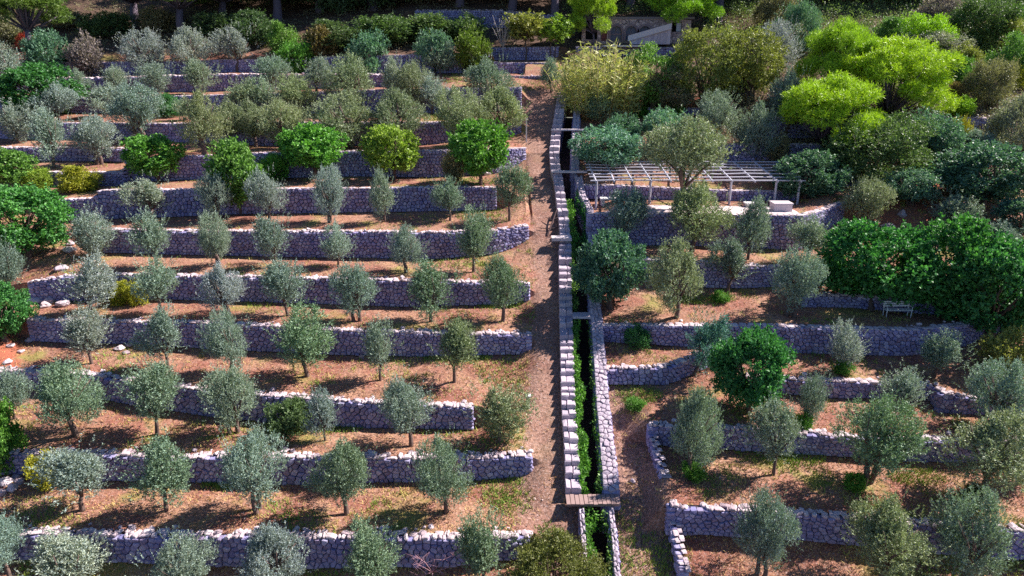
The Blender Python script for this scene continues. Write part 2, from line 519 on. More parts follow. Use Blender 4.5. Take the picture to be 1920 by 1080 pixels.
ih = np.arange(len(VH)).reshape(-1, 4)
FH = np.stack([ih[:-1, :-1], ih[:-1, 1:], ih[1:, 1:], ih[1:, :-1]], -1).reshape(-1, 4)
nLR = len(FL) + len(FR)
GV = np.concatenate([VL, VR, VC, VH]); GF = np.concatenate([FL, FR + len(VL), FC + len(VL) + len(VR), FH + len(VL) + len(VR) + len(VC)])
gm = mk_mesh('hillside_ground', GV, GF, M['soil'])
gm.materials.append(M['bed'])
# how far each spot belongs to the stony path, the red soil at the left edge and the forest floor
_Y = GV[:, 1]; _Z = GV[:, 2] - CZ
_D = np.maximum(_Y * CP - _Z * SP, 1.0)
_px = 960 + FPX * GV[:, 0] / _D
_py = 540 - FPX * (_Z * CP + _Y * SP) / _D
ok = _Y > 15
def soft(a, b, v): return np.clip((v - a) / (b - a), 0, 1)
pl = np.interp(_py, [170, 300, 420, 600, 760, 900, 1000, 1100], [986, 990, 1000, 1004, 992, 980, 968, 960])
mp = soft(-22, 14, _px - pl) * (_px < 1078) * soft(160, 176, _py)
rr = np.interp(_py, [690, 800, 900, 1000, 1100], [1180, 1222, 1250, 1265, 1280])
mp = np.maximum(mp, soft(-14, 18, rr - _px) * (_px > 1120) * soft(670, 740, _py)) * ok
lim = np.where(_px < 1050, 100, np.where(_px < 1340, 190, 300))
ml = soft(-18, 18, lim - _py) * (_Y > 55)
mr = np.maximum(soft(70, 0, _px) * soft(560, 620, _py) * soft(760, 690, _py), soft(120, 60, _px) * soft(30, 60, _py) * soft(110, 85, _py))
mr = np.maximum(mr, soft(1560, 1640, _px) * soft(300, 340, _py) * soft(450, 420, _py) * soft(1800, 1740, _px) * 0.6)
mr = np.maximum(mr, soft(1180, 1210, _px) * soft(1360, 1330, _px) * soft(170, 185, _py) * soft(215, 200, _py)) * ok
for nm, arr in (('path', mp), ('litter', ml), ('redsoil', mr)):
    at_ = gm.attributes.new(nm, 'FLOAT', 'POINT'); at_.data.foreach_set('value', arr.astype(np.float32))
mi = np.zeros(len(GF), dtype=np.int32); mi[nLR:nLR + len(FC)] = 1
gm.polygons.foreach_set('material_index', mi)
gm.polygons.foreach_set('use_smooth', np.ones(len(GF), dtype=bool))
try: gm.set_sharp_from_angle(angle=math.radians(35))
except Exception: pass
ground = tag(link('ground', gm), kind='structure')
BVH = BVHTree.FromPolygons([tuple(v) for v in GV.tolist()], [tuple(f) for f in GF.tolist()])
CAMP = Vector((0, 0, CZ))

def drop(x, y, default=None):
    h = BVH.ray_cast(Vector((x, y, 120)), Vector((0, 0, -1)))
    return h[0].z if h[0] is not None else (default if default is not None else slope_z(y) + CZ)

def ground_at(px, py):
    ry, rz = ray(py)
    d = Vector(((px - 960) / FPX, ry, rz)).normalized()
    h = BVH.ray_cast(CAMP, d)
    if h[0] is None:
        return pt(px, py, 0)
    p, n = h[0], h[1]
    if abs(n.z) < 0.6:
        p = p + Vector((0, -0.35, 0)); p.z = drop(p.x, p.y)
    return p

def height_to(p, ytop):
    ry, rz = ray(ytop)
    return p.y * rz / ry + CZ - p.z

def pxscale(p):
    return FPX / (p.y * CP - (p.z - CZ) * SP)

# ------------------------------------------------------------------ stones
def stone_proto(seed):
    r = random.Random(seed)
    n = r.choice((6, 7, 7, 8))
    ang = sorted(2 * math.pi * (k + r.uniform(-0.28, 0.28)) / n for k in range(n))
    V = []
    prof = []
    for a in ang:
        c, s = math.cos(a), math.sin(a)
        k = r.uniform(0.9, 1.06) / ((abs(c) ** 3.2 + abs(s) ** 3.2) ** (1 / 3.2))
        prof.append((0.5 * k * c, 0.5 * k * s))
    tiltx, tiltz = r.uniform(-0.1, 0.1), r.uniform(-0.1, 0.1)
    for (yy, k) in ((-0.5, 0.72), (-0.34, 1.0), (0.5, 0.94)):
        for (x, z) in prof:
            V.append((x * k, yy + (tiltx * x + tiltz * z if yy < -0.4 else 0), z * k))
    V.append((r.uniform(-0.1, 0.1), -0.56, r.uniform(-0.1, 0.1)))
    cc = 3 * n
    F = []
    for k in range(n):
        k2 = (k + 1) % n
        F.append((cc, k, k2))
        F.append((k, n + k, n + k2, k2))
        F.append((n + k, 2 * n + k, 2 * n + k2, n + k2))
    F.append(tuple(2 * n + k for k in range(n)))
    # wind faces outwards
    out = []
    Vv = [Vector(v) for v in V]
    for f in F:
        c0 = sum((Vv[i] for i in f), Vector()) / len(f)
        nn = (Vv[f[1]] - Vv[f[0]]).cross(Vv[f[2]] - Vv[f[0]])
        out.append(f if nn.dot(c0) > 0 else f[::-1])
    return V, out

STONES = [stone_proto(100 + i) for i in range(26)]
STONE_ME = {}

def clip_cell(poly, p, q):
    """keep the side of the polygon nearer to p than to q"""
    mx, mz = (p[0] + q[0]) / 2, (p[1] + q[1]) / 2
    nx, nz = q[0] - p[0], q[1] - p[1]
    out = []
    for i in range(len(poly)):
        a, b = poly[i], poly[(i + 1) % len(poly)]
        da = (a[0] - mx) * nx + (a[1] - mz) * nz; db = (b[0] - mx) * nx + (b[1] - mz) * nz
        if da <= 0: out.append(a)
        if (da < 0 < db) or (db < 0 < da):
            t = da / (da - db); out.append((a[0] + (b[0] - a[0]) * t, a[1] + (b[1] - a[1]) * t))
    return out

def fitted_strip(rows, length, seed, ch=0.2, cw=0.265):
    """polygonal stones fitted to one another along a strip that repeats: list of (s, t, prototype index)"""
    r = random.Random(seed); seeds = []
    for k in range(rows):
        n = int(length / cw); o = r.uniform(0, cw)
        x = o
        ws = [r.choice((0.62, 0.8, 1.0, 1.2, 1.5)) for _ in range(n)]; tot = sum(ws)
        for w in ws:
            w = w / tot * length
            seeds.append(((x + w / 2 + r.uniform(-0.05, 0.05)) % length, (k + 0.5) * ch + r.uniform(-0.075, 0.075))); x += w
    Ht = rows * ch
    ext = [(x + d, z) for d in (-length, 0, length) for (x, z) in seeds if -1.2 < x + d < length + 1.2]
    cells = []
    for p in seeds:
        poly = [(p[0] - 0.7, 0), (p[0] + 0.7, 0), (p[0] + 0.7, Ht), (p[0] - 0.7, Ht)]
        nb = sorted((q for q in ext if abs(q[0] - p[0]) < 1.1 and q != p), key=lambda q: (q[0] - p[0]) ** 2 + (q[1] - p[1]) ** 2)[:16]
        for q in nb:
            poly = clip_cell(poly, p, q)
            if len(poly) < 3: break
        if len(poly) < 3: continue
        cx = sum(a[0] for a in poly) / len(poly); cz = sum(a[1] for a in poly) / len(poly)
        # drop very short edges
        pl = []
        for a in poly:
            if not pl or math.hypot(a[0] - pl[-1][0], a[1] - pl[-1][1]) > 0.025: pl.append(a)
        if len(pl) < 4: pl = poly
        n = len(pl); V = []
        tx, tz = r.uniform(-0.12, 0.12), r.uniform(-0.15, 0.15); pr = r.uniform(-0.03, 0.035)
        for (yy, kk) in ((-0.13 - pr, 0.74), (-0.08, 0.915), (0.13, 0.89)):
            for (x, z) in pl:
                V.append(((x - cx) * kk, yy + (tx * (x - cx) + tz * (z - cz) + r.uniform(-0.008, 0.008) if kk < 0.8 else 0), (z - cz) * kk))
        V.append((0, -0.145 - pr, 0))
        F = []
        for k in range(n):
            k2 = (k + 1) % n
            F += [(3 * n, k, k2), (k, n + k, n + k2, k2), (n + k, 2 * n + k, 2 * n + k2, n + k2)]
        STONES.append((V, F)); cells.append((cx, cz, len(STONES) - 1))
    return cells, Ht, length
N_LOOSE = len(STONES)
STRIPS = {k: fitted_strip(k, 14.0, 900 + k) for k in (2, 3, 4, 5, 6, 7, 8, 10)}
def stone_me(i, mat):
    if (i, mat) not in STONE_ME:
        STONE_ME[(i, mat)] = mk_mesh('stone', STONES[i][0], STONES[i][1], M[mat])
    return STONE_ME[(i, mat)]

class Masonry:
    """collects stones (matrix, prototype, material) and builds them under one thing"""
    def __init__(self): self.items = []
    def put(self, mat4, mat, size, idx=None):
        p = mat4.translation
        s = pxscale(p) * size
        px = 960 + FPX * p.x / (p.y * CP - (p.z - CZ) * SP)
        if not (-30 < px < 1950): s *= 0.01
        self.items.append((s, mat4, random.randrange(N_LOOSE) if idx is None else idx, mat))
    def build(self, root, singles, part='stone'):
        loc = Vector(root.location)
        self.items.sort(key=lambda t: -t[0])
        keep = self.items[:singles]; rest = self.items[singles:]
        T = Matrix.Translation(-loc)
        for (s, m, i, mat) in keep:
            o = link(part, stone_me(i, mat), root)
            o.matrix_local = T @ m
        by = {}
        for it in rest: by.setdefault(it[3], []).append(it)
        for mat, its in by.items():
            V, F = [], []
            for (s, m, i, _) in its:
                b = len(V)
                A = np.array(STONES[i][0]); Mm = np.array(T @ m)
                V += (A @ Mm[:3, :3].T + Mm[:3, 3]).tolist()
                F += [tuple(k + b for k in f) for f in STONES[i][1]]
            tag(link('stonework', mk_mesh('stonework', V, F, M[mat]), root), kind='stuff')

def smat(p, yaw, sx, sy, sz, rx=0.0, ry=0.0):
    return Matrix.Translation(p) @ Matrix.Rotation(yaw, 4, 'Z') @ Matrix.Rotation(rx, 4, 'X') @ Matrix.Rotation(ry, 4, 'Y') @ Matrix.Diagonal((sx, sy, sz, 1))

def make_wall(label, foot, hts, singles=0, group='dry-stone terrace walls', rubble=0.4, course=0.2, capd=0.42, name='stone_wall', thick=0.34, clean=False):
    """foot: list of Vector along the wall; hts: heights there. The wall stands behind the line (towards +normal)."""
    foot = [Vector(f) for f in foot]
    S = [0.0]
    for a, b in zip(foot, foot[1:]): S.append(S[-1] + max((b - a).length, 1e-4))
    Ltot = S[-1]
    if Ltot < 0.3: return None
    ar = np.array([tuple(f) for f in foot]); S = np.array(S); hts = np.array(hts)
    def P(s): return Vector([float(np.interp(s, S, ar[:, k])) for k in range(3)])
    def Hh(s): return float(np.interp(s, S, hts))
    def dirv(s):
        d = P(min(s + 0.4, Ltot)) - P(max(s - 0.4, 0)); d.z = 0
        return d.normalized()
    root = empty(name, P(Ltot / 2)); tag(root, label, 'wall', group, 'thing')
    mas = Masonry()
    hmax = float(np.median(hts)); n = max(2, round(hmax / course))
    n = min(STRIPS, key=lambda k: abs(k - n))
    cells, Ht, Ls = STRIPS[n]
    off = random.uniform(0, Ls)
    for m_ in range(int(Ltot / Ls) + 2):
        for (cx, cz, idx) in cells:
            sm = cx - off + m_ * Ls
            if not (0.04 < sm < Ltot - 0.04): continue
            h = Hh(sm)
            if h < 0.12: continue
            p = P(sm); d = dirv(sm); nrm = Vector((-d.y, d.x, 0))
            if nrm.y < -0.2: nrm = -nrm; d = -d
            p = p + nrm * (0.10 + random.uniform(-0.03, 0.02)); p.z += cz / Ht * h
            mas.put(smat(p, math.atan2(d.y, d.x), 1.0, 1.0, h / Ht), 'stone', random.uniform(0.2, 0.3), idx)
    # the squared ends
    for se, sg in ((0.0, -1), (Ltot, 1)):
        h = Hh(se)
        if h < 0.25: continue
        d = dirv(se); nrm = Vector((-d.y, d.x, 0))
        if nrm.y < -0.2: nrm = -nrm
        kk = max(2, round(h / 0.2))
        for q in range(kk):
            for o_ in (0.06, 0.28):
                p = P(se) + nrm * (o_ + random.uniform(-0.03, 0.03)) - d * sg * 0.10; p.z += (q + 0.5) * h / kk
                mas.put(smat(p, math.atan2(d.y, d.x) + sg * math.pi / 2, 0.26, 0.3, h / kk * random.uniform(0.95, 1.15), 0, random.uniform(-0.15, 0.15)), 'stone', 0.24)
    # stones laid on the wall head
    for rowk in range(2):
        s = random.uniform(-0.1, 0.1)
        while s < Ltot:
            w = random.uniform(0.2, 0.5) if clean else random.choice((0.1, 0.14, 0.18, 0.24, 0.32, 0.44)) * random.uniform(0.85, 1.15)
            sm = min(max(s + w / 2, 0), Ltot)
            h = Hh(sm)
            p = P(sm); d = dirv(sm); nrm = Vector((-d.y, d.x, 0))
            if nrm.y < -0.2: nrm = -nrm
            off = 0.05 + rowk * capd * 0.55 + random.uniform(-0.03, 0.03)
            tall = random.uniform(0.06, 0.10) if clean else random.uniform(0.09, 0.19) * (1 if rowk == 0 else 0.75)
            p = p + nrm * (off + 0.06); p.z += h + tall * 0.22 + (0 if clean else random.uniform(-0.02, 0.05))
            if h > 0.12 and random.random() > (0.06 if clean else 0.14):
                tw = 0.05 if clean else 0.45
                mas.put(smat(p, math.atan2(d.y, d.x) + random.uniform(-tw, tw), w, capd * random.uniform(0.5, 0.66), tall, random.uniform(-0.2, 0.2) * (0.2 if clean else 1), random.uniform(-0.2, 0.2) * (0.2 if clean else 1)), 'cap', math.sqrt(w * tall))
            s += w * random.uniform(0.95, 1.15)
    # loose rubble behind the head
    for _ in range(int(Ltot * rubble * 2)):
        s = random.uniform(0, Ltot); h = Hh(s)
        if h < 0.2: continue
        d = dirv(s); nrm = Vector((-d.y, d.x, 0))
        if nrm.y < -0.2: nrm = -nrm
        p = P(s) + nrm * random.uniform(0.3, 0.75); p.z += h + 0.05
        q = random.uniform(0.1, 0.26)
        mas.put(smat(p, random.uniform(0, 6.28), q, q * 0.9, q * 0.7, random.uniform(-0.5, 0.5), random.uniform(-0.5, 0.5)), 'cap', q)
    mas.build(root, singles)
    # earth and hearting behind the face
    mb = MB()
    ss = np.arange(0.04, Ltot - 0.03, 0.4).tolist() + [Ltot - 0.04]
    V, F = [], []
    for s in ss:
        p = P(s) - Vector(root.location); d = dirv(s); nrm = Vector((-d.y, d.x, 0)); h = Hh(s)
        if nrm.y < -0.2: nrm = -nrm
        for (o, z) in ((0.1, -0.35), (0.12, h - 0.02), (thick, h - 0.02), (thick + 0.02, -0.35)):
            V.append(p + nrm * o + Vector((0, 0, z)))
    for i in range(len(ss) - 1):
        for k in range(4):
            F.append((i * 4 + k, (i + 1) * 4 + k, (i + 1) * 4 + (k + 1) % 4, i * 4 + (k + 1) % 4))
    F.append((0, 1, 2, 3)); e = (len(ss) - 1) * 4; F.append((e + 3, e + 2, e + 1, e))
    mb.add(V, F); mb.build('core', M['core'], root)
    return root

ORD = ['', 'first', 'second', 'third', 'fourth', 'fifth', 'sixth', 'seventh', 'eighth', 'ninth', 'tenth', 'eleventh', 'twelfth', 'thirteenth', 'fourteenth', 'fifteenth', 'sixteenth']
WALL_LABEL = {
 'L1': 'rubble-topped dry-stone wall along the bottom edge, left of the stony path',
 'L2': 'dry-stone terrace wall left of the path, second up from the bottom edge',
 'L3': 'dry-stone terrace wall ending well short of the path, third up on the left',
 'L4': 'dry-stone terrace wall left of the path, fourth up from the bottom edge',
 'L5': 'dry-stone terrace wall left of the path, fifth up from the bottom edge',
 'L6': 'dry-stone terrace wall left of the path, sixth up, its end sloping to the path',
 'L7': 'tall dry-stone wall left of the path, just below the row of round green trees',
 'L8': 'tall dry-stone wall directly behind the row of round green trees',
 'L8b': 'short low wall at the left edge between two narrow olive terraces',
 'L9': 'dry-stone wall on the left, next above the one behind the round green trees',
 'L10': 'upper left terrace wall ending at the top corner of the dirt path',
 'L11': 'low stone wall under the upper left olives, third from the pine shade',
 'M10': 'small purple stone wall closing the head of the dirt path',
 'L12': 'stone wall below the shrubs in the pine shade, upper left',
 'M11': 'small middle wall of the three stepped walls above the path head',
 'M12': 'topmost of the three stepped walls above the path head, under thin trees',
 'L13': 'shaded high wall behind the dark hedge at the top centre',
 'R0': 'dry-stone wall at the bottom right beyond the gravel track',
 'R1': 'dry-stone wall on the lower right, second up from the bottom edge',
 'R2b': 'low broken wall on the right, behind the dark round tree',
 'R2a': 'short curved wall beside the channel, climbing right to the dark round tree',
 'R3': 'long curving wall on the right with big polygonal stones, ivy patch near the channel',
 'R3b': 'low wall in the shade below the big dark green trees',
 'R4': 'broken wall below the pergola terrace, half hidden by olives',
 'R5': 'tall retaining wall of the pergola terrace',
 'R5b': 'low wall at the back of the pergola terrace',
 'RF1': 'short blue-grey wall stub right of the pergola',
 'R6': 'reddish stone wall above the back of the pergola',
 'RF2': 'shaded wall at the right edge among teal bushes',
 'R7': 'short wall beneath the yellow-green pine on the right',
 'RF3': 'tiny isolated wall high at the right with red soil on top',
 'R8': 'thin pale kerb wall below the tall reeds and mixed trees',
 'R9': 'wall carrying the terrace in front of the stone house',
}
NEAR = {'L1', 'L2', 'L3', 'L4', 'L5', 'R0', 'R1', 'R2a', 'R2b', 'R3', 'R4', 'R5', 'R3b', 'L6'}
for side, walls in (('L', LW), ('R', RW)):
    for (nm, x0, x1, tab) in walls:
        a, b = max(x0, -420 if nm in NEAR else -160), min(x1, 2330 if nm in NEAR else 2080)
        foot, hts = [], []
        n = max(3, int((b - a) / 12))
        for px in np.linspace(a, b, n):
            yt, yb = lerp_line(tab, px, 1), lerp_line(tab, px, 2)
            Y, Zb = on_slope(yb); ry, rz = ray(yt); Zt = Y * rz / ry
            foot.append(Vector((world_x(px, Y, Zb), Y, Zb + CZ))); hts.append(Zt - Zb)
        clean = nm in ('R5', 'R3', 'M10', 'M11', 'M12', 'L9', 'L10', 'L12', 'R8', 'R9', 'R5b', 'L7', 'L8')
        make_wall(WALL_LABEL[nm], foot, hts, 300 if nm in NEAR else 0, rubble=0.15 if clean else 0.9 if nm in ('L1', 'L2', 'L3', 'L4') else 0.4, clean=clean,
                  course=0.2 if nm in NEAR else 0.24)

# flank walls beside the gravel track on the right
for lab, pix, h in (('low flank wall beside the track, dropping toward the bottom edge right of the channel', [(1252, 958), (1258, 985), (1266, 1025), (1275, 1066)], 0.62),
                    ('short low flank wall beside the shaded track, above the bridge on the right', [(1214, 806), (1224, 840), (1232, 868), (1240, 893)], 0.62)):
    foot = []
    for (x, y) in pix:
        q = pt(x, y, PATH_DZ + 0.12); q.z -= h; foot.append(q)
    make_wall(lab, foot, [h] * len(foot), 120, rubble=0.02, clean=True, capd=0.34, thick=0.28)

# ------------------------------------------------------------------ staircase along the channel
def strip_point(line, y, dz=PATH_DZ + RAISE):
    return pt(lerp_line(line, y), y, dz)

def y_for_Y(Y, dz=PATH_DZ + RAISE):
    Z = slope_z(Y, dz); D = Y * CP - Z * SP
    return 540 - FPX * (Z * CP + Y * SP) / D

def strip_core(lineL, lineR, y0, y1, name, root, top_off, bot_off, inset=0.04):
    V, F = [], []
    ys = np.linspace(y0, y1, 60)
    for y in ys:
        a, b = strip_point(lineL, y), strip_point(lineR, y)
        a = a + Vector((inset, 0, 0)); b = b - Vector((inset, 0, 0))
        for p, z in ((a, -bot_off), (a, -top_off), (b, -top_off), (b, -bot_off)):
            V.append(p + Vector((0, 0, z)) - Vector(root.location))
    n = len(ys)
    for i in range(n - 1):
        for k in range(4):
            F.append((i * 4 + k, i * 4 + (k + 1) % 4, (i + 1) * 4 + (k + 1) % 4, (i + 1) * 4 + k))
    F.append((0, 1, 2, 3)); F.append(((n - 1) * 4 + 3, (n - 1) * 4 + 2, (n - 1) * 4 + 1, (n - 1) * 4))
    mb = MB(); mb.add(V, F)
    return mb.build(name, M['stone'], root)

stair = empty('stone_staircase', strip_point(STEP_L, 919) - Vector((0, 0, RAISE)))
tag(stair, 'long pale stone staircase climbing the slope between path and channel', 'staircase')
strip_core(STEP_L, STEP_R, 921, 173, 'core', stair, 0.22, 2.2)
Y, Yend = slope_hit(920, PATH_DZ + RAISE)[0], slope_hit(173, PATH_DZ + RAISE)[0]
while Y < Yend:
    ln = random.choice((0.42, 0.48, 0.55, 0.6, 0.75, 1.0)) if Y < slope_hit(330, PATH_DZ)[0] else random.uniform(0.8, 1.05)
    y0, y1 = y_for_Y(Y), y_for_Y(min(Y + ln, Yend))
    a0, b0, a1, b1 = strip_point(STEP_L, y0), strip_point(STEP_R, y0), strip_point(STEP_L, y1), strip_point(STEP_R, y1)
    top = (a0.z + a1.z) / 2 + random.uniform(-0.03, 0.03) + 0.02
    j = lambda: random.uniform(-0.025, 0.025)
    c = Vector(stair.location)
    # each step: one or two slabs side by side, front edge slightly rounded
    g = 0.03
    cut = random.uniform(0.35, 0.65)
    for (u, v) in ((0.0, cut), (cut, 1.0)):
        V = []
        tz = top + random.uniform(-0.02, 0.012)
        A0, B0, A1, B1 = a0.lerp(b0, u), a0.lerp(b0, v), a1.lerp(b1, u), a1.lerp(b1, v)
        sh = random.uniform(-0.03, 0.03)
        for z, ins in ((tz - 0.55, 0.006), (tz - 0.055, 0.006), (tz, 0.04)):
            V += [Vector((A0.x + ins + j() * 0.6, A0.y + ins + sh + j(), z)), Vector((B0.x - ins + j() * 0.6, B0.y + ins + sh + j(), z)), Vector((B1.x - ins + j() * 0.6, B1.y - ins - g, z + (j() if ins > 0.01 else 0))), Vector((A1.x + ins + j() * 0.6, A1.y - ins - g, z + (j() if ins > 0.01 else 0)))]
        V = [q - c for q in V]
        F = [(3, 2, 1, 0), (8, 9, 10, 11)]
        for r in (0, 4):
            for k in range(4): F.append((r + k, r + (k + 1) % 4, r + 4 + (k + 1) % 4, r + 4 + k))
        mb = MB(); mb.add(V, F); mb.build('step', M['step'], stair)
    Y += ln

# channel wall on the right with a stone-paved sloping head, and the narrow walls below the bridge
def paved_strip(label, lineL, lineR, ya, yb_, singles, name='channel_wall', across=3):
    root = empty(name, (strip_point(lineL, ya) + strip_point(lineR, ya)) / 2 - Vector((0, 0, 1.0)))
    tag(root, label, 'wall', None, 'thing')
    strip_core(lineL, lineR, ya, yb_, 'core', root, 0.10, 2.2)
    mas = Masonry()
    Y, Ye = slope_hit(ya, PATH_DZ + RAISE)[0], slope_hit(yb_, PATH_DZ + RAISE)[0]
    cells, Ht, Ls = STRIPS[across]
    ca, sa = math.cos(math.atan(SLM)), math.sin(math.atan(SLM))
    Ltot = (Ye - Y) / ca; off = random.uniform(0, Ls)
    for m_ in range(int(Ltot / Ls) + 2):
        for (cx, cz, idx) in cells:
            sm = cx - off + m_ * Ls
            if not (0.05 < sm < Ltot - 0.05): continue
            y = y_for_Y(Y + sm * ca)
            a, b = strip_point(lineL, y), strip_point(lineR, y)
            k = (b.x - a.x) / Ht
            p = Vector((b.x - cz * k, a.y, a.z - 0.10 + random.uniform(-0.012, 0.012)))
            m = Matrix(((0, 0, -k, p.x), (ca, sa, 0, p.y), (sa, -ca, 0, p.z), (0, 0, 0, 1)))
            mas.put(m, 'step', 0.3, idx)
    cells, Ht, Ls = STRIPS[4]
    for sgn, line in ((-1, lineL), (1, lineR)):
        for m_ in range(int(Ltot / Ls) + 2):
            for (cx, cz, idx) in cells:
                sm = cx + m_ * Ls
                if sm > Ltot - 0.05: continue
                y = y_for_Y(Y + sm * ca); a = strip_point(line, y)
                p = Vector((a.x - sgn * 0.09, a.y, a.z - 0.12 - (Ht - cz)))
                mas.put(smat(p, sgn * math.pi / 2, 1, 1, 1), 'stone', 0.1, idx)
    mas.build(root, singles)
    return root
paved_strip('sloping stone-paved wall along the right side of the channel, above the bridge', CHAN_L, CHAN_R, 921, 330, 300)
paved_strip('narrow upper wall right of the channel, above the pergola level', CHAN_L, CHAN_R, 318, 176, 0, across=2)
paved_strip('narrow stone edge left of the channel below the wooden bridge', STEP_L, STEP_R, 1200, 951, 150, across=2)
paved_strip('narrow stone edge right of the channel below the wooden bridge', CHAN_L, CHAN_R, 1200, 951, 150, across=2)

# wooden bridge
def bridge():
    a, b = pt(1062, 950, PATH_DZ + RAISE + 0.05), pt(1164, 950, PATH_DZ + RAISE + 0.05)
    c, d = pt(1064, 921, PATH_DZ + RAISE + 0.05), pt(1158, 921, PATH_DZ + RAISE + 0.05)
    y0, y1 = a.y, c.y - 0.02
    z = (a.z + c.z) / 2 - 0.06
    root = empty('wooden_bridge', ((a.x + b.x) / 2, (y0 + y1) / 2, z))
    tag(root, 'small brown plank footbridge across the channel at the foot of the stairs', 'bridge')
    n = 12
    wid = (b.x - a.x) / n
    for i in range(n):
        x0 = a.x + i * wid - root.location.x
        V = MB(); V.box((x0 + 0.012, y0 - root.location.y + random.uniform(-0.03, 0.03), 0.0), (x0 + wid - 0.012, y1 - root.location.y + random.uniform(-0.03, 0.03), 0.05), 0.004)
        V.build('plank', M['wood'], root)
    for yy in (y0 + 0.12, y1 - 0.22):
        V = MB(); V.box((a.x - root.location.x + 0.03, yy - root.location.y, -0.16), (b.x - root.location.x - 0.03, yy - root.location.y + 0.1, -0.003)); V.build('beam', M['wood'], root)
bridge()

# concrete slabs laid across the channel
def slab(label, x0, x1, y, dep, th=0.12, mat='concrete', up=0.05):
    a, b = pt(x0, y, PATH_DZ + RAISE), pt(x1, y, PATH_DZ + RAISE)
    V = MB(); V.box((-(b.x - a.x) / 2, -dep / 2, 0), ((b.x - a.x) / 2, dep / 2, th), 0.012)
    o = V.build('stone_slab', M[mat], None, ((a.x + b.x) / 2, a.y, a.z + up))
    tag(o, label, 'slab')
slab('pale slab bridging the upper channel beside the teal bushes', 1033, 1101, 247, 0.45, up=0.10)
slab('pale slab across the stairs and channel at the pergola level', 1034, 1100, 326, 0.5, up=0.10)
slab('broad pale landing stone jutting left from the stairs onto the path', 1034, 1071, 452, 0.7, th=0.2, up=0.08)
slab('grey stone slab spanning the channel halfway up the stairs', 1073, 1108, 589, 0.75, mat='step', up=-0.14)

# ------------------------------------------------------------------ plant prototypes (unit width, unit height)
def unit(v): return v / np.maximum(np.linalg.norm(v, axis=-1, keepdims=True), 1e-9)

def leaf_quads(P, D, L, W, rng):
    n = len(P)
    s = unit(np.cross(D, rng.normal(size=(n, 3))))
    L = np.broadcast_to(L, (n,))[:, None]; W = np.broadcast_to(W, (n,))[:, None]
    mid = P + D * L * 0.5
    V = np.stack([P, mid + s * W * 0.5, P + D * L, mid - s * W * 0.5], 1).reshape(-1, 3)
    F = np.arange(4 * n).reshape(n, 4)
    return V, F

def lobed(rng, n, cen, rad, lobes=10, amp=0.3, rpow=2.4, low=0.25):
    """points through a lumpy ellipsoid, most of them near its skin"""
    d = unit(rng.normal(size=(n, 3)))
    L = unit(rng.normal(size=(lobes, 3)) + np.array([0, 0, 0.25]))
    A = rng.uniform(0.3, 1.0, lobes)
    k = (A[None] * np.exp(-(1 - d @ L.T) * 7)).sum(1)
    k = np.clip(k, 0, 1.2)
    r = (1 - amp + amp * k) * (low + (1 - low) * rng.random(n) ** (1 / rpow))
    return cen + d * r[:, None] * rad, d, k

def clumped(rng, n, ncl, cen, rad, rcl, zst=1.0, lobes=10, amp=0.3, prof=None, low=0.35, rpow=3.0):
    """foliage gathered in clumps spread over a lumpy crown, with gaps between them"""
    c, d, k = lobed(rng, ncl, cen, rad - rcl * 0.7, lobes, amp, rpow, low)
    w = rng.uniform(0.5, 1.4, ncl); w /= w.sum()
    pick = rng.choice(ncl, n, p=w)
    sz = rng.uniform(0.7, 1.3, ncl)
    b = unit(rng.normal(size=(n, 3))); r = rng.random(n) ** (1 / 2.2)
    P = c[pick] + b * (r * rcl * sz[pick])[:, None] * np.array([1, 1, zst])
    if prof is not None:
        t = np.clip((P[:, 2] - (cen[2] - rad[2])) / (2 * rad[2]), 0, 1)
        f = np.interp(t, [q[0] for q in prof], [q[1] for q in prof])
        P[:, :2] *= f[:, None]
    g = unit((P - cen) / rad)
    return P, unit(b * 0.6 + g * 0.8)

def twigs(rng, P, dirs, L, per, leafL, leafW, spread=0.9):
    n = len(P)
    t = rng.random((n, per)) ** 0.8
    base = P[:, None] + dirs[:, None] * (t * L[:, None])[..., None]
    ld = unit(dirs[:, None] * 0.75 + rng.normal(size=(n, per, 3)) * spread * 0.6)
    return leaf_quads(base.reshape(-1, 3), ld.reshape(-1, 3), leafL * rng.uniform(0.7, 1.25, n * per), leafW * rng.uniform(0.8, 1.2, n * per), rng)

def limbs(rng, asp, zfork, top, r0, n=5, spread=0.3, lean=0.05, stems=1):
    mb = MB()
    for s in range(stems):
        ox, oy = (rng.uniform(-0.06, 0.06), rng.uniform(-0.05, 0.05)) if stems > 1 else (0, 0)
        f = Vector((ox + rng.uniform(-lean, lean), oy + rng.uniform(-lean, lean), zfork))
        m = Vector((ox * 1.2 + rng.uniform(-lean, lean) * 0.5, oy, zfork * 0.5))
        mb.tube([(ox, oy, -0.06), (ox, oy, 0.0), m, f], [r0 * 1.35, r0 * 1.25, r0, r0 * 0.85], 7)
        for k in range(n):
            a = 2 * math.pi * (k + rng.uniform(-0.3, 0.3)) / n
            e = Vector((math.cos(a) * spread * rng.uniform(0.6, 1.1), math.sin(a) * spread * rng.uniform(0.6, 1.1), zfork + (top - zfork) * rng.uniform(0.5, 0.95)))
            mm = f.lerp(e, 0.5) + Vector((rng.uniform(-0.04, 0.04), rng.uniform(-0.04, 0.04), 0.02))
            mb.tube([f - Vector((0, 0, 0.02)), mm, e], [r0 * 0.6, r0 * 0.42, r0 * 0.14], 5)
    V = np.array(mb.V); V[:, 2] /= asp
    return V, mb.F

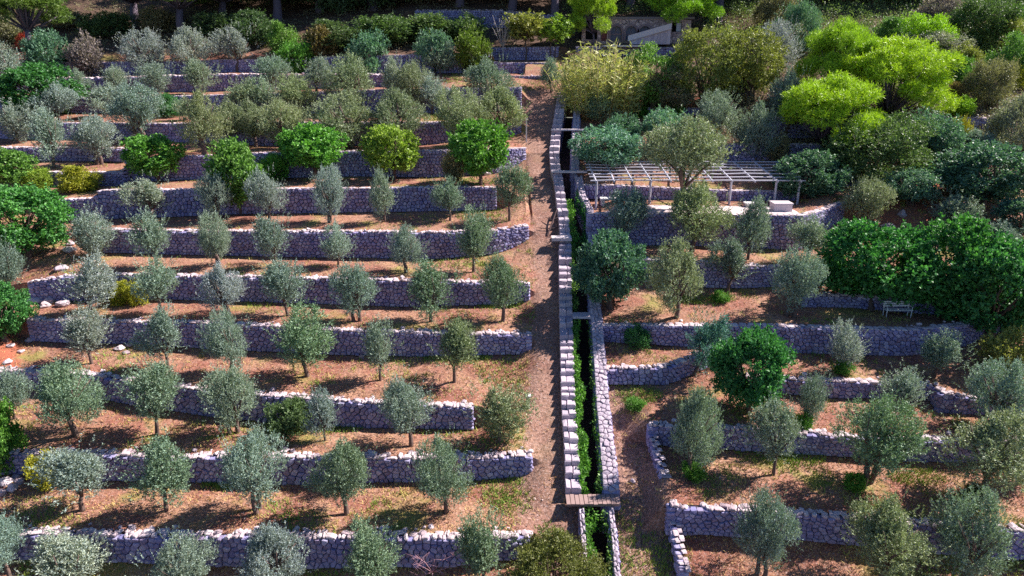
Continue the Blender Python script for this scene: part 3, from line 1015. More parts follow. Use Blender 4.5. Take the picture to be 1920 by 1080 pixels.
def p_olive(seed, asp, big=False, zbot=0.14, slim=1.0):
    rng = np.random.default_rng(seed)
    n = 2800 if big else 1600
    per = 10
    zc = asp * (0.5 + zbot / 2); rz = asp * (1 - zbot) / 2
    nl = 16 if big else 9
    pk = rng.uniform(0.3, 0.5)
    prof = [(0, 0.6), (0.15, 0.88), (pk, 1.1), (0.7, rng.uniform(0.72, 0.95)), (0.9, rng.uniform(0.5, 0.75)), (1, 0.45)]
    P, d = clumped(rng, n, 60 if big else 34, np.array([0, 0, zc]), np.array([0.47 * slim, 0.47 * slim, rz]), 0.10 if big else 0.125, 1.9, nl, 0.5, prof, 0.3, 2.2)
    sh = rng.uniform(-0.09, 0.09, 2)
    P[:, 0] += sh[0] * (P[:, 2] / asp) ; P[:, 1] += sh[1] * (P[:, 2] / asp)
    dirs = unit(d * 0.5 + np.array([0, 0, 0.85]) + rng.normal(size=P.shape) * 0.28)
    Lw = rng.uniform(0.05, 0.13, len(P)) * (0.7 if big else 1.0)
    lf = 0.024 if big else 0.032
    V, F = twigs(rng, P, dirs, Lw, per, lf, lf * 0.36)
    # a few long shoots breaking the outline
    m = 60
    P2, d2, _ = lobed(rng, m, np.array([0, 0, zc]), np.array([0.42, 0.42, rz * 0.9]), nl, 0.3, 8, 0.7)
    dirs2 = unit(d2 * 0.6 + np.array([0, 0, 0.9]) + rng.normal(size=P2.shape) * 0.2)
    V2, F2 = twigs(rng, P2, dirs2, rng.uniform(0.12, 0.25, m), 18, lf, lf * 0.33, 0.7)
    F = np.concatenate([F, F2 + len(V)]); V = np.concatenate([V, V2])
    V[:, 2] /= asp
    tr = limbs(rng, asp, asp * 0.24, asp * 0.85, 0.026 if not big else 0.03, 5, 0.28, 0.04, 1 if not big else int(rng.integers(1, 3)))
    return (V, F, 'olive_leaf'), (*tr, 'bark')

def p_broad(seed, asp, zbot, n=900, per=8, lf=0.06, lw=0.55, amp=0.25, lobes=22, gap=0.25, trunk=0.024, stems=1, fork=0.3, rpow=2.6):
    rng = np.random.default_rng(seed)
    zc = asp * (0.5 + zbot / 2); rz = asp * (1 - zbot) / 2
    P, d = clumped(rng, int(n * 1.25), int(lobes * 2.2), np.array([0, 0, zc]), np.array([0.5, 0.5, rz]), 0.62 / math.sqrt(lobes), 0.9, lobes, amp, None, 0.4, 3.2)
    dirs = unit(d * 0.8 + np.array([0, 0, 0.3]) + rng.normal(size=P.shape) * 0.55)
    V, F = twigs(rng, P, dirs, rng.uniform(0.03, 0.09, len(P)), per, lf, lf * lw, 1.2)
    V[:, 2] = np.maximum(V[:, 2], 0.01) / asp
    tr = limbs(rng, asp, asp * fork, asp * 0.85, trunk, 6, 0.33, 0.03, stems)
    return (V, F, 'leaf'), (*tr, 'bark')

def p_shrub(seed, asp=0.75, n=800, per=8, lf=0.05, lw=0.4, amp=0.35, lobes=14):
    rng = np.random.default_rng(seed)
    P, d = clumped(rng, int(n * 1.6), int(lobes * 2.4), np.array([0, 0, asp * 0.36]), np.array([0.5, 0.5, asp * 0.64]), 0.56 / math.sqrt(lobes), 1.1, lobes, amp, None, 0.4, 3.0)
    keep = P[:, 2] > 0.0
    P, d = P[keep], d[keep]
    dirs = unit(d * 0.6 + np.array([0, 0, 0.55]) + rng.normal(size=P.shape) * 0.45)
    V, F = twigs(rng, P, dirs, rng.uniform(0.05, 0.12, len(P)), per, lf, lf * lw, 1.0)
    V[:, 2] = np.maximum(V[:, 2], 0.005) / asp
    tr = limbs(rng, asp, asp * 0.12, asp * 0.8, 0.014, 6, 0.36, 0.03, 2)
    return (V, F, 'leaf'), (*tr, 'bark')

def p_pine(seed, asp=1.1, zcr=0.5, blobs=15, flat=0.3, tr=0.03, lf=0.05, per_blob=150, rr_=(0.15, 0.24), dome=1.25):
    rng = np.random.default_rng(seed)
    VV, FF, nb = [], [], 0
    mb = MB()
    top = asp
    f = Vector((rng.uniform(-0.04, 0.04), rng.uniform(-0.03, 0.03), asp * zcr * 0.85))
    mb.tube([(0, 0, -0.08), (0.0, 0, 0), (rng.uniform(-0.03, 0.03), 0, asp * zcr * 0.4), f], [tr * 1.25, tr * 1.15, tr, tr * 0.8], 8)
    for b in range(blobs):
        a = b * 2.39996 + rng.uniform(-0.3, 0.3); rr = 0.38 * math.sqrt((b + 0.4) / blobs) * rng.uniform(0.85, 1.1)
        z = asp * (zcr + (1 - zcr) * (0.82 - dome * rr * rng.uniform(0.5, 1.5)))
        c = np.array([math.cos(a) * rr, math.sin(a) * rr, z])
        rad = rng.uniform(*rr_)
        P, d, k = lobed(rng, per_blob, c, np.array([rad, rad, rad * (flat + 0.35)]), 7, 0.3, 3, 0.3)
        dirs = unit(d * 0.7 + np.array([0, 0, 0.6]) + rng.normal(size=P.shape) * 0.3)
        V, F = twigs(rng, P, dirs, rng.uniform(0.02, 0.05, len(P)), 8, lf, lf * 0.16, 1.1)
        VV.append(V); FF.append(F + nb); nb += len(V)
        e = Vector(c); mm = f.lerp(e, 0.55) + Vector((0, 0, -0.03))
        mb.tube([f - Vector((0, 0, 0.03)), mm, e], [tr * 0.5, tr * 0.32, tr * 0.1], 5)
    V = np.concatenate(VV); F = np.concatenate(FF)
    V[:, 2] /= asp
    T = np.array(mb.V); T[:, 2] /= asp
    return (V, F, 'needle'), (T, mb.F, 'pinebark')

def p_reed(seed, asp=0.9, n=420):
    rng = np.random.default_rng(seed)
    VV, FF, nb = [], [], 0
    mb = MB()
    for i in range(n):
        a = rng.uniform(0, 6.283); r = 0.4 * math.sqrt(rng.random())
        b = np.array([math.cos(a) * r, math.sin(a) * r, 0.0])
        h = asp * rng.uniform(0.6, 1.0) * (1 - 0.35 * (r / 0.4) ** 2)
        out = np.array([math.cos(a), math.sin(a), 0]) * rng.uniform(0.03, 0.16)
        tip = b + out + np.array([rng.normal() * 0.03, rng.normal() * 0.03, h])
        if i % 3 == 0:
            mb.tube([b, b * 0.5 + tip * 0.5 - out * 0.15, tip], [0.004, 0.0035, 0.0015], 3)
        m = 20
        t = rng.uniform(0.12, 1.0, m)
        P = b + (tip - b) * t[:, None]
        d = unit(rng.normal(size=(m, 3)) * np.array([1, 1, 0.5]) + np.array([0, 0, 0.45]))
        V, F = leaf_quads(P, d, rng.uniform(0.05, 0.10, m), 0.012, rng)
        VV.append(V); FF.append(F + nb); nb += len(V)
    V = np.concatenate(VV); V[:, 2] /= asp
    T = np.array(mb.V); T[:, 2] /= asp
    return (V, np.concatenate(FF), 'leaf'), (T, mb.F, 'reedstem')
M['reedstem'] = plain_mat('reed_stem', (0.45, 0.36, 0.16))
M['paletwig'] = plain_mat('pale_twig', (0.42, 0.36, 0.36))
M['pinktwig'] = plain_mat('pink_twig', (0.45, 0.25, 0.30))

def p_bare(seed, asp=1.5, mat='paletwig', spread=0.42, n=7, sub=6, r0=0.02, leafy=0):
    rng = np.random.default_rng(seed)
    mb = MB()
    f = Vector((0.02, 0, asp * 0.28))
    mb.tube([(0, 0, -0.05), (0, 0, 0), f], [r0 * 1.2, r0 * 1.1, r0 * 0.8], 6)
    tips = []
    for k in range(n):
        a = 2 * math.pi * (k + rng.uniform(-0.3, 0.3)) / n
        e = Vector((math.cos(a) * spread * rng.uniform(0.5, 1), math.sin(a) * spread * rng.uniform(0.5, 1), asp * rng.uniform(0.6, 1.0)))
        m = f.lerp(e, 0.5) + Vector((rng.uniform(-0.05, 0.05), rng.uniform(-0.05, 0.05), 0.03))
        mb.tube([f - Vector((0, 0, 0.01)), m, e], [r0 * 0.55, r0 * 0.38, r0 * 0.12], 5)
        for s in range(sub):
            b = m.lerp(e, rng.uniform(0, 0.8)); t = b + Vector((rng.normal() * 0.1, rng.normal() * 0.1, rng.uniform(0.02, 0.16)))
            mb.tube([b, t], [r0 * 0.22, r0 * 0.07], 4); tips.append(t)
    T = np.array(mb.V); T[:, 2] /= asp
    if leafy:
        P = np.array([tuple(t) for t in tips]); P = np.repeat(P, leafy, 0) + rng.normal(size=(len(P) * leafy, 3)) * 0.035
        V, F = leaf_quads(P, unit(rng.normal(size=P.shape)), 0.05, 0.026, rng); V[:, 2] /= asp
    else:
        V = F = None
    return (V, F, 'leaf'), (T, mb.F, mat)

PROTO = {}
def proto(key, gen):
    (V, F, m), (TV, TF, tm) = gen
    cm = mk_mesh('crown', V, F, M[m]) if V is not None else None
    PROTO[key] = (cm, mk_mesh('trunk', TV, TF, M[tm], True))

OL = 10
for i in range(OL): proto('olive%d' % i, p_olive(20 + i, 1.3, zbot=0.02 + 0.035 * (i % 3), slim=(1, 0.92, 1.05)[i % 3]))
for i in range(4): proto('oliveb%d' % i, p_olive(60 + i, 1.05, True, 0.06))
for i in range(2): proto('olivet%d' % i, p_olive(70 + i, 0.95, True, 0.36))
for i in range(3): proto('round%d' % i, p_broad(80 + i, 0.98, 0.16, 1300, 8, 0.05, 0.5, 0.22, 26, 0.25))
for i in range(3): proto('carob%d' % i, p_broad(90 + i, 0.9, 0.03, 2600, 8, 0.034, 0.6, 0.3, 34, 0.2, 0.022, 3, 0.2))
for i in range(4): proto('shrub%d' % i, p_shrub(110 + i, 0.75, 1100, 8, 0.042, 0.42))
for i in range(3): proto('bigshrub%d' % i, p_shrub(120 + i, 0.8, 2600, 8, 0.028, 0.4, 0.4, 24))
for i in range(3): proto('teal%d' % i, p_broad(130 + i, 0.75, 0.02, 1500, 7, 0.044, 0.36, 0.35, 20, 0.22, 0.02, 3, 0.15))
for i in range(2): proto('pine%d' % i, p_pine(150 + i, 0.85, 0.24, 34, 0.2, 0.018, 0.032, 230, (0.08, 0.17), 1.45))
for i in range(2): proto('tallpine%d' % i, p_pine(160 + i, 1.7, 0.40, 26, 0.35, 0.04, 0.05, 150))
proto('reed0', p_reed(170))
for i in range(2): proto('loose%d' % i, p_broad(180 + i, 1.25, 0.35, 420, 9, 0.07, 0.42, 0.45, 9, 0.5, 0.013, 2, 0.4))
proto('bare0', p_bare(190, 2.2, 'paletwig', 0.42, 8, 7, 0.03, 1))
proto('bare1', p_bare(191, 0.8, 'pinktwig', 0.5, 11, 14, 0.012, 0))
for i in range(2): proto('mixed%d' % i, p_broad(200 + i, 1.15, 0.06, 2400, 8, 0.03, 0.45, 0.38, 26, 0.2, 0.02, 3, 0.2))

# leaf colours, linear
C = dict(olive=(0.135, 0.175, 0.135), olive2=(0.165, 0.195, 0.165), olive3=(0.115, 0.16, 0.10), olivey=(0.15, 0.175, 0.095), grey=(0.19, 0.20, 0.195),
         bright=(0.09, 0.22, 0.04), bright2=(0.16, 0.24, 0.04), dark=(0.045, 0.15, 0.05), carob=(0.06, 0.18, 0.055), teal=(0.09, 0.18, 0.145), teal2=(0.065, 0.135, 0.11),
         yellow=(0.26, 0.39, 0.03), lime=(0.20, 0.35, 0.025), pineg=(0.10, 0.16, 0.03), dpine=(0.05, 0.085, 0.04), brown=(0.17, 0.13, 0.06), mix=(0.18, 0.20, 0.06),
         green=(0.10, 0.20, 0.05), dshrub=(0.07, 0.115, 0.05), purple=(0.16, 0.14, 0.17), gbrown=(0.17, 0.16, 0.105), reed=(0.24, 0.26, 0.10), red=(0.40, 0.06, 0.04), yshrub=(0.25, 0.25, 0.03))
CATS = {'olive': ('olive_tree', 'olive tree'), 'oliveb': ('olive_tree', 'olive tree'), 'olivet': ('olive_tree', 'olive tree'), 'round': ('round_tree', 'tree'), 'carob': ('broadleaf_tree', 'tree'), 'shrub': ('shrub', 'shrub'),
        'bigshrub': ('shrub', 'shrub'), 'teal': ('shrub', 'shrub'), 'pine': ('pine_tree', 'pine tree'), 'tallpine': ('pine_tree', 'pine tree'), 'reed': ('reed_clump', 'reeds'),
        'loose': ('broadleaf_tree', 'tree'), 'bare': ('bare_shrub', 'shrub'), 'mixed': ('broadleaf_tree', 'tree')}
counter = {}
def plant(kind, px, ytop, ybase, w, col, label, group=None, depth=1.0, name=None, cat=None, sink=0.0, tilt=0.0):
    p = ground_at(px, ybase)
    H = max(height_to(p, ytop), 0.3)
    W = w / pxscale(p) * (1.16 if kind.startswith('olive') else 1.18)
    n = len([k for k in PROTO if k.rstrip('0123456789') == kind])
    i = counter.get(kind, random.randrange(n)); counter[kind] = i + 1
    cm, tm = PROTO['%s%d' % (kind, i % n)]
    nm, ct = CATS[kind]
    root = empty(name or nm, p - Vector((0, 0, sink)))
    root.rotation_euler = (random.uniform(-0.05, 0.05), tilt + random.uniform(-0.06, 0.06), random.uniform(0, 6.28) if not tilt else 0)
    root.scale = (W, W * depth, H)
    tag(root, label, cat or ct, group)
    t = link('trunk', tm, root)
    if cm is not None:
        c = link('crown', cm, root)
        k = random.uniform(0.88, 1.12)
        cc = C[col] if isinstance(col, str) else col
        k *= 1.2 if kind.startswith('olive') else 1.15
        c.color = (cc[0] * k * random.uniform(0.94, 1.06), cc[1] * k, cc[2] * k * random.uniform(0.9, 1.1), 1)
    return root

# ------------------------------------------------------------------ olive rows left of the path: (x, top, foot, width, colour)
ROWS = [
 ('bottom-edge terrace', [(20, 958, 1088, 92, 'olive'), (145, 1006, 1125, 128, 'olive2'), (345, 1012, 1125, 108, 'olive'), (525, 1000, 1120, 118, 'olive2'), (700, 985, 1110, 108, 'olive3'), (905, 955, 1105, 108, 'olive3')]),
 ('second terrace from the bottom', [(155, 843, 957, 128, 'olive'), (312, 825, 957, 108, 'olive3'), (485, 812, 957, 112, 'olive'), (650, 828, 964, 112, 'olive3'), (832, 828, 960, 104, 'olive3')]),
 ('third terrace from the bottom', [(28, 690, 785, 62, 'olive'), (150, 684, 812, 116, 'olive3'), (295, 678, 815, 106, 'olive3'), (440, 690, 812, 98, 'olive'), (610, 730, 826, 62, 'olive2'), (771, 712, 836, 100, 'olive'), (936, 724, 828, 110, 'olivey')]),
 ('fourth terrace from the bottom', [(172, 578, 682, 86, 'olive2'), (316, 578, 692, 80, 'olive'), (436, 588, 700, 76, 'olive'), (576, 572, 706, 110, 'olive3'), (713, 596, 713, 72, 'olive'), (852, 596, 716, 92, 'olivey')]),
 ('fifth terrace from the bottom', [(170, 484, 586, 88, 'olive2'), (302, 480, 588, 80, 'olive'), (426, 502, 590, 76, 'grey'), (540, 488, 592, 92, 'olive'), (670, 497, 602, 84, 'olive'), (808, 488, 603, 98, 'olive3'), (943, 483, 602, 88, 'olive3')]),
 ('sixth terrace from the bottom', [(178, 394, 486, 84, 'olive2'), (294, 392, 498, 74, 'olive'), (408, 404, 499, 64, 'olive'), (520, 404, 501, 78, 'olive'), (634, 428, 500, 62, 'olive2'), (764, 430, 510, 66, 'olive'), (888, 388, 510, 82, 'olive3')]),
 ('seventh terrace from the bottom', [(285, 335, 413, 84, 'olive2'), (407, 330, 415, 62, 'olive2'), (505, 326, 416, 72, 'olive2'), (620, 318, 417, 64, 'olive2'), (722, 323, 416, 56, 'olive2'), (844, 334, 414, 64, 'olive'), (955, 308, 414, 74, 'olive3')]),
]
for ti, (tn, row) in enumerate(ROWS):
    order = sorted(row, key=lambda t: -t[0])
    for r in row:
        k = order.index(r) + 1
        pos = 'olive tree nearest the path' if k == 1 else 'leftmost olive tree' if k == len(row) else '%s olive tree from the path' % ORD[k]
        x, yt, yb, w, c = r
        tone = {'olive': 'silver-green', 'olive2': 'pale silvery', 'olive3': 'grey-green', 'olivey': 'yellowish-green', 'grey': 'thin greyish'}[c]
        plant('oliveb' if random.random() < 0.35 else 'olive', x, yt - 8, yb, w * 1.09, c, '%s %s on the %s' % (tone, pos, tn), 'olive trees in terrace rows')

# upper left olives
UP = [
 (385, 175, 290, 76, 'olivey'), (102, 195, 315, 64, 'olive2'), (186, 218, 308, 70, 'olive2'), (440, 192, 272, 70, 'olivey'), (655, 176, 278, 108, 'olivey'), (748, 172, 276, 92, 'olivey'), (535, 188, 279, 86, 'olivey'), (480, 192, 276, 70, 'olivey'), (868, 166, 275, 96, 'olivey'), (938, 168, 266, 92, 'olivey'),
 (33, 190, 268, 64, 'olive2'), (262, 155, 266, 86, 'olive'), (810, 138, 216, 52, 'olive2'), (195, 158, 220, 60, 'olive2'), (112, 160, 226, 70, 'olive2'), (500, 148, 214, 66, 'olive'), (560, 143, 216, 70, 'olivey'), (345, 188, 226, 36, 'olive'),
 (655, 107, 184, 88, 'olivey'), (775, 117, 184, 68, 'olivey'), (745, 98, 168, 44, 'olive2'), (920, 114, 186, 86, 'olive'), (593, 110, 172, 56, 'olive2'), (466, 146, 186, 60, 'olivey'), (512, 105, 172, 64, 'olive'), (376, 110, 176, 64, 'olive'), (296, 113, 176, 56, 'olive2'), (219, 123, 176, 42, 'olive2'), (152, 132, 180, 34, 'olive2'),
 (825, 84, 142, 60, 'olive'), (18, 80, 176, 64, 'olive2'), (278, 58, 120, 78, 'grey'), (362, 56, 118, 74, 'grey'), (446, 47, 120, 64, 'grey'), (1033, 112, 172, 42, 'olive'),
]
UPL = {  # labels tell these crowded trees by what they stand beside
 0: 'olive with dark visible trunk left of centre, above and right of the bright round tree', 1: 'tall pale olive in front of the low left-edge wall, above two green bushes', 2: 'pale olive standing left of the small brick-red plant, upper left',
 3: 'yellowish olive behind the low green bushy tree of the round-tree row', 4: 'broad yellow-green olive directly behind the gap between two bright round trees', 5: 'broad yellow-green olive behind the yellowest round tree',
 6: 'broad olive behind the largest bright round tree', 7: 'olive between the trunked olive and the largest bright round tree', 8: 'wide yellowish olive behind the round tree nearest the path', 9: 'wide olive at the path edge, above the round tree nearest the path',
 10: 'pale olive at the left edge below the big dark round bush', 11: 'large olive left of the small dark green bush, upper left', 12: 'slender silvery olive right of centre-left, its foot on a green grass strip', 13: 'olive between the big dark round bush and the large upper left olive',
 14: 'olive overlapping the right foot of the big dark round bush', 15: 'olive in the third row down from the pine shade, left of the yellowish pair', 16: 'yellowish olive in the third row down from the pine shade', 17: 'small olive right of the small dark green bush',
 18: 'large olive below the bluish round shrub, upper centre-left', 19: 'yellowish olive below the dark slope, right of the large upper olive', 20: 'narrow silvery olive right of the bluish round shrub', 21: 'olive right of the yellow lawn strip, near the path head',
 22: 'silvery olive below the brownish shrub in the pine shade', 23: 'low yellowish olive left of the tall upper olive pair', 24: 'tall olive below the two light green shrubs', 25: 'olive in front of the low upper wall below the pair of grey olives', 26: 'olive just below the large grey olive in the pine shade',
 27: 'small silvery olive left of the grey olives, second row', 28: 'tiny bluish olive at the right shoulder of the big dark round bush', 29: 'upright olive in front of the teal shrub, upper centre-left', 30: 'pale olive at the left edge above the big dark round bush',
 31: 'large grey olive standing in the pine shade at upper left', 32: 'grey olive in the pine shade, left one of the close pair', 33: 'grey olive in the pine shade, right one of the close pair', 34: 'small olive beside the head of the stone stairs'}
for i, (x, yt, yb, w, c) in enumerate(UP):
    plant('oliveb' if w > 66 else 'olive', x, yt - 5, yb, w * 1.22, c, UPL[i], 'olive trees of the upper left terraces')

# round trees and other plants on the left
for a in [
 ('round', 298, 254, 342, 96, 'bright', 'bright green round tree at the left end of the round-tree row'),
 ('round', 450, 262, 354, 86, 'green', 'low dark-crowned tree on a thin trunk, second in the round-tree row'),
 ('shrub', 515, 284, 338, 60, 'bright', 'bright green bush squeezed against the largest round tree'),
 ('round', 590, 234, 336, 110, 'bright', 'largest bright green round tree in the row'),
 ('round', 740, 235, 337, 96, 'bright2', 'yellowest green round tree, second from the path in the row'),
 ('round', 902, 226, 347, 104, 'bright', 'bright green round tree nearest the path'),
 ('shrub', 852, 275, 340, 46, 'gbrown', 'dull olive-brown bush against the wall left of the last round tree'),
 ('shrub', 150, 310, 358, 76, 'yshrub', 'olive-yellow bush below the left terraces, beside a wall corner'),
 ('round', 28, 280, 362, 80, 'green', 'green tree at the left edge beside the olive-yellow bushes'),
 ('shrub', 76, 312, 356, 50, 'bright2', 'small yellow-green bush between the left-edge tree and the olive-yellow bush'),
 ('carob', 82, 122, 218, 132, 'dark', 'big dark green round bush at the upper left'),
 ('shrub', 318, 172, 218, 54, 'dark', 'small dark green bush between olives, upper left'),
 ('carob', 52, 352, 482, 150, 'carob', 'huge rich green tree at the left edge, mid height'),
 ('olive', 22, 436, 536, 62, 'olive', 'olive at the left edge under the huge rich green tree'),
 ('carob', 10, 535, 640, 90, 'carob', 'green round tree cut by the left edge, below the left-edge olive'),
 ('carob', 2, 748, 890, 84, 'bright', 'bright green tree cut by the left edge, lower down'),
 ('shrub', 92, 850, 912, 66, 'yshrub', 'yellow-green bush at the lower left beside an olive'),
 ('shrub', 226, 527, 570, 38, 'yshrub', 'yellow-green bush, left one of the pair against a wall'),
 ('shrub', 258, 525, 572, 38, 'yshrub', 'yellow-green bush, right one of the pair against a wall'),
 ('shrub', 547, 744, 812, 80, 'dshrub', 'dark green bush growing against the third wall up'),
 ('bigshrub', 1035, 1010, 1112, 150, (0.10, 0.115, 0.035), 'large brown-green bush at the bottom edge left of the channel'),
 ('bare', 812, 1034, 1084, 96, 'purple', 'bare pinkish twiggy shrub at the bottom edge'),
 ('teal', 105, 58, 124, 82, 'teal2', 'dark teal shrub under the leaning pine trunk, top left'),
 ('shrub', 168, 62, 120, 66, 'purple', 'greyish purple shrub right of the dark teal shrub, top left'),
 ('shrub', 535, 42, 100, 58, 'green', 'upright light green shrub in the pine shade'),
 ('shrub', 562, 73, 120, 66, 'bright', 'low light green shrub in front of the upright one'),
 ('shrub', 604, 43, 104, 68, 'brown', 'brownish shrub in the pine shade'),
 ('teal', 693, 60, 120, 72, 'teal', 'bluish round shrub on the slope edge, upper centre-left'),
 ('teal', 820, 54, 108, 70, 'teal', 'teal shrub behind the upright olive, upper centre-left'),
 ('shrub', 888, 48, 102, 66, 'pineg', 'yellow-green tufted shrub below the shaded high wall'),
 ('loose', 985, 20, 113, 84, 'mix', 'thin-stemmed loose yellow-green tree above the path head'),
 ('loose', 1035, 24, 112, 66, 'bright2', 'bright fresh green tree right of the thin-stemmed one, above the path head'),
 ('bare', 943, 24, 114, 44, 'mix', 'pale almost leafless sapling above the path head'),
 ('shrub', 640, 38, 92, 110, 'dshrub', 'dark hedge bush behind the brownish shrub'),
 ('shrub', 720, 26, 84, 120, 'dshrub', 'dark hedge bush behind the bluish round shrub'),
 ('shrub', 800, 22, 80, 110, 'dshrub', 'dark hedge bush below the left end of the shaded high wall'),
 ('shrub', 868, 26, 76, 90, 'dshrub', 'dark hedge bush behind the yellow-green tufted shrub'),
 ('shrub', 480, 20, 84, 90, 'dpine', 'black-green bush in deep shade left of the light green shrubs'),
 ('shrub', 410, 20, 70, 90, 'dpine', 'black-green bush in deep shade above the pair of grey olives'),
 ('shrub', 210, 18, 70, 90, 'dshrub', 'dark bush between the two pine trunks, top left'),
 ('shrub', 300, 12, 60, 70, 'gbrown', 'dull brown bush right of the second pine trunk, top left'),
 ('shrub', 15, 20, 80, 70, 'gbrown', 'dry brown shrub in the top left corner'),
 ('shrub', 52, 60, 92, 36, 'red', 'small red-flowering shrub at the leaning pine trunk'),
 ('shrub', 120, 10, 52, 80, 'gbrown', 'grey-brown bush behind the pale agave, top left'),
]:
    k, x, yt, yb, w, c, lab = a
    plant(k, x, yt, yb, w, c, lab)

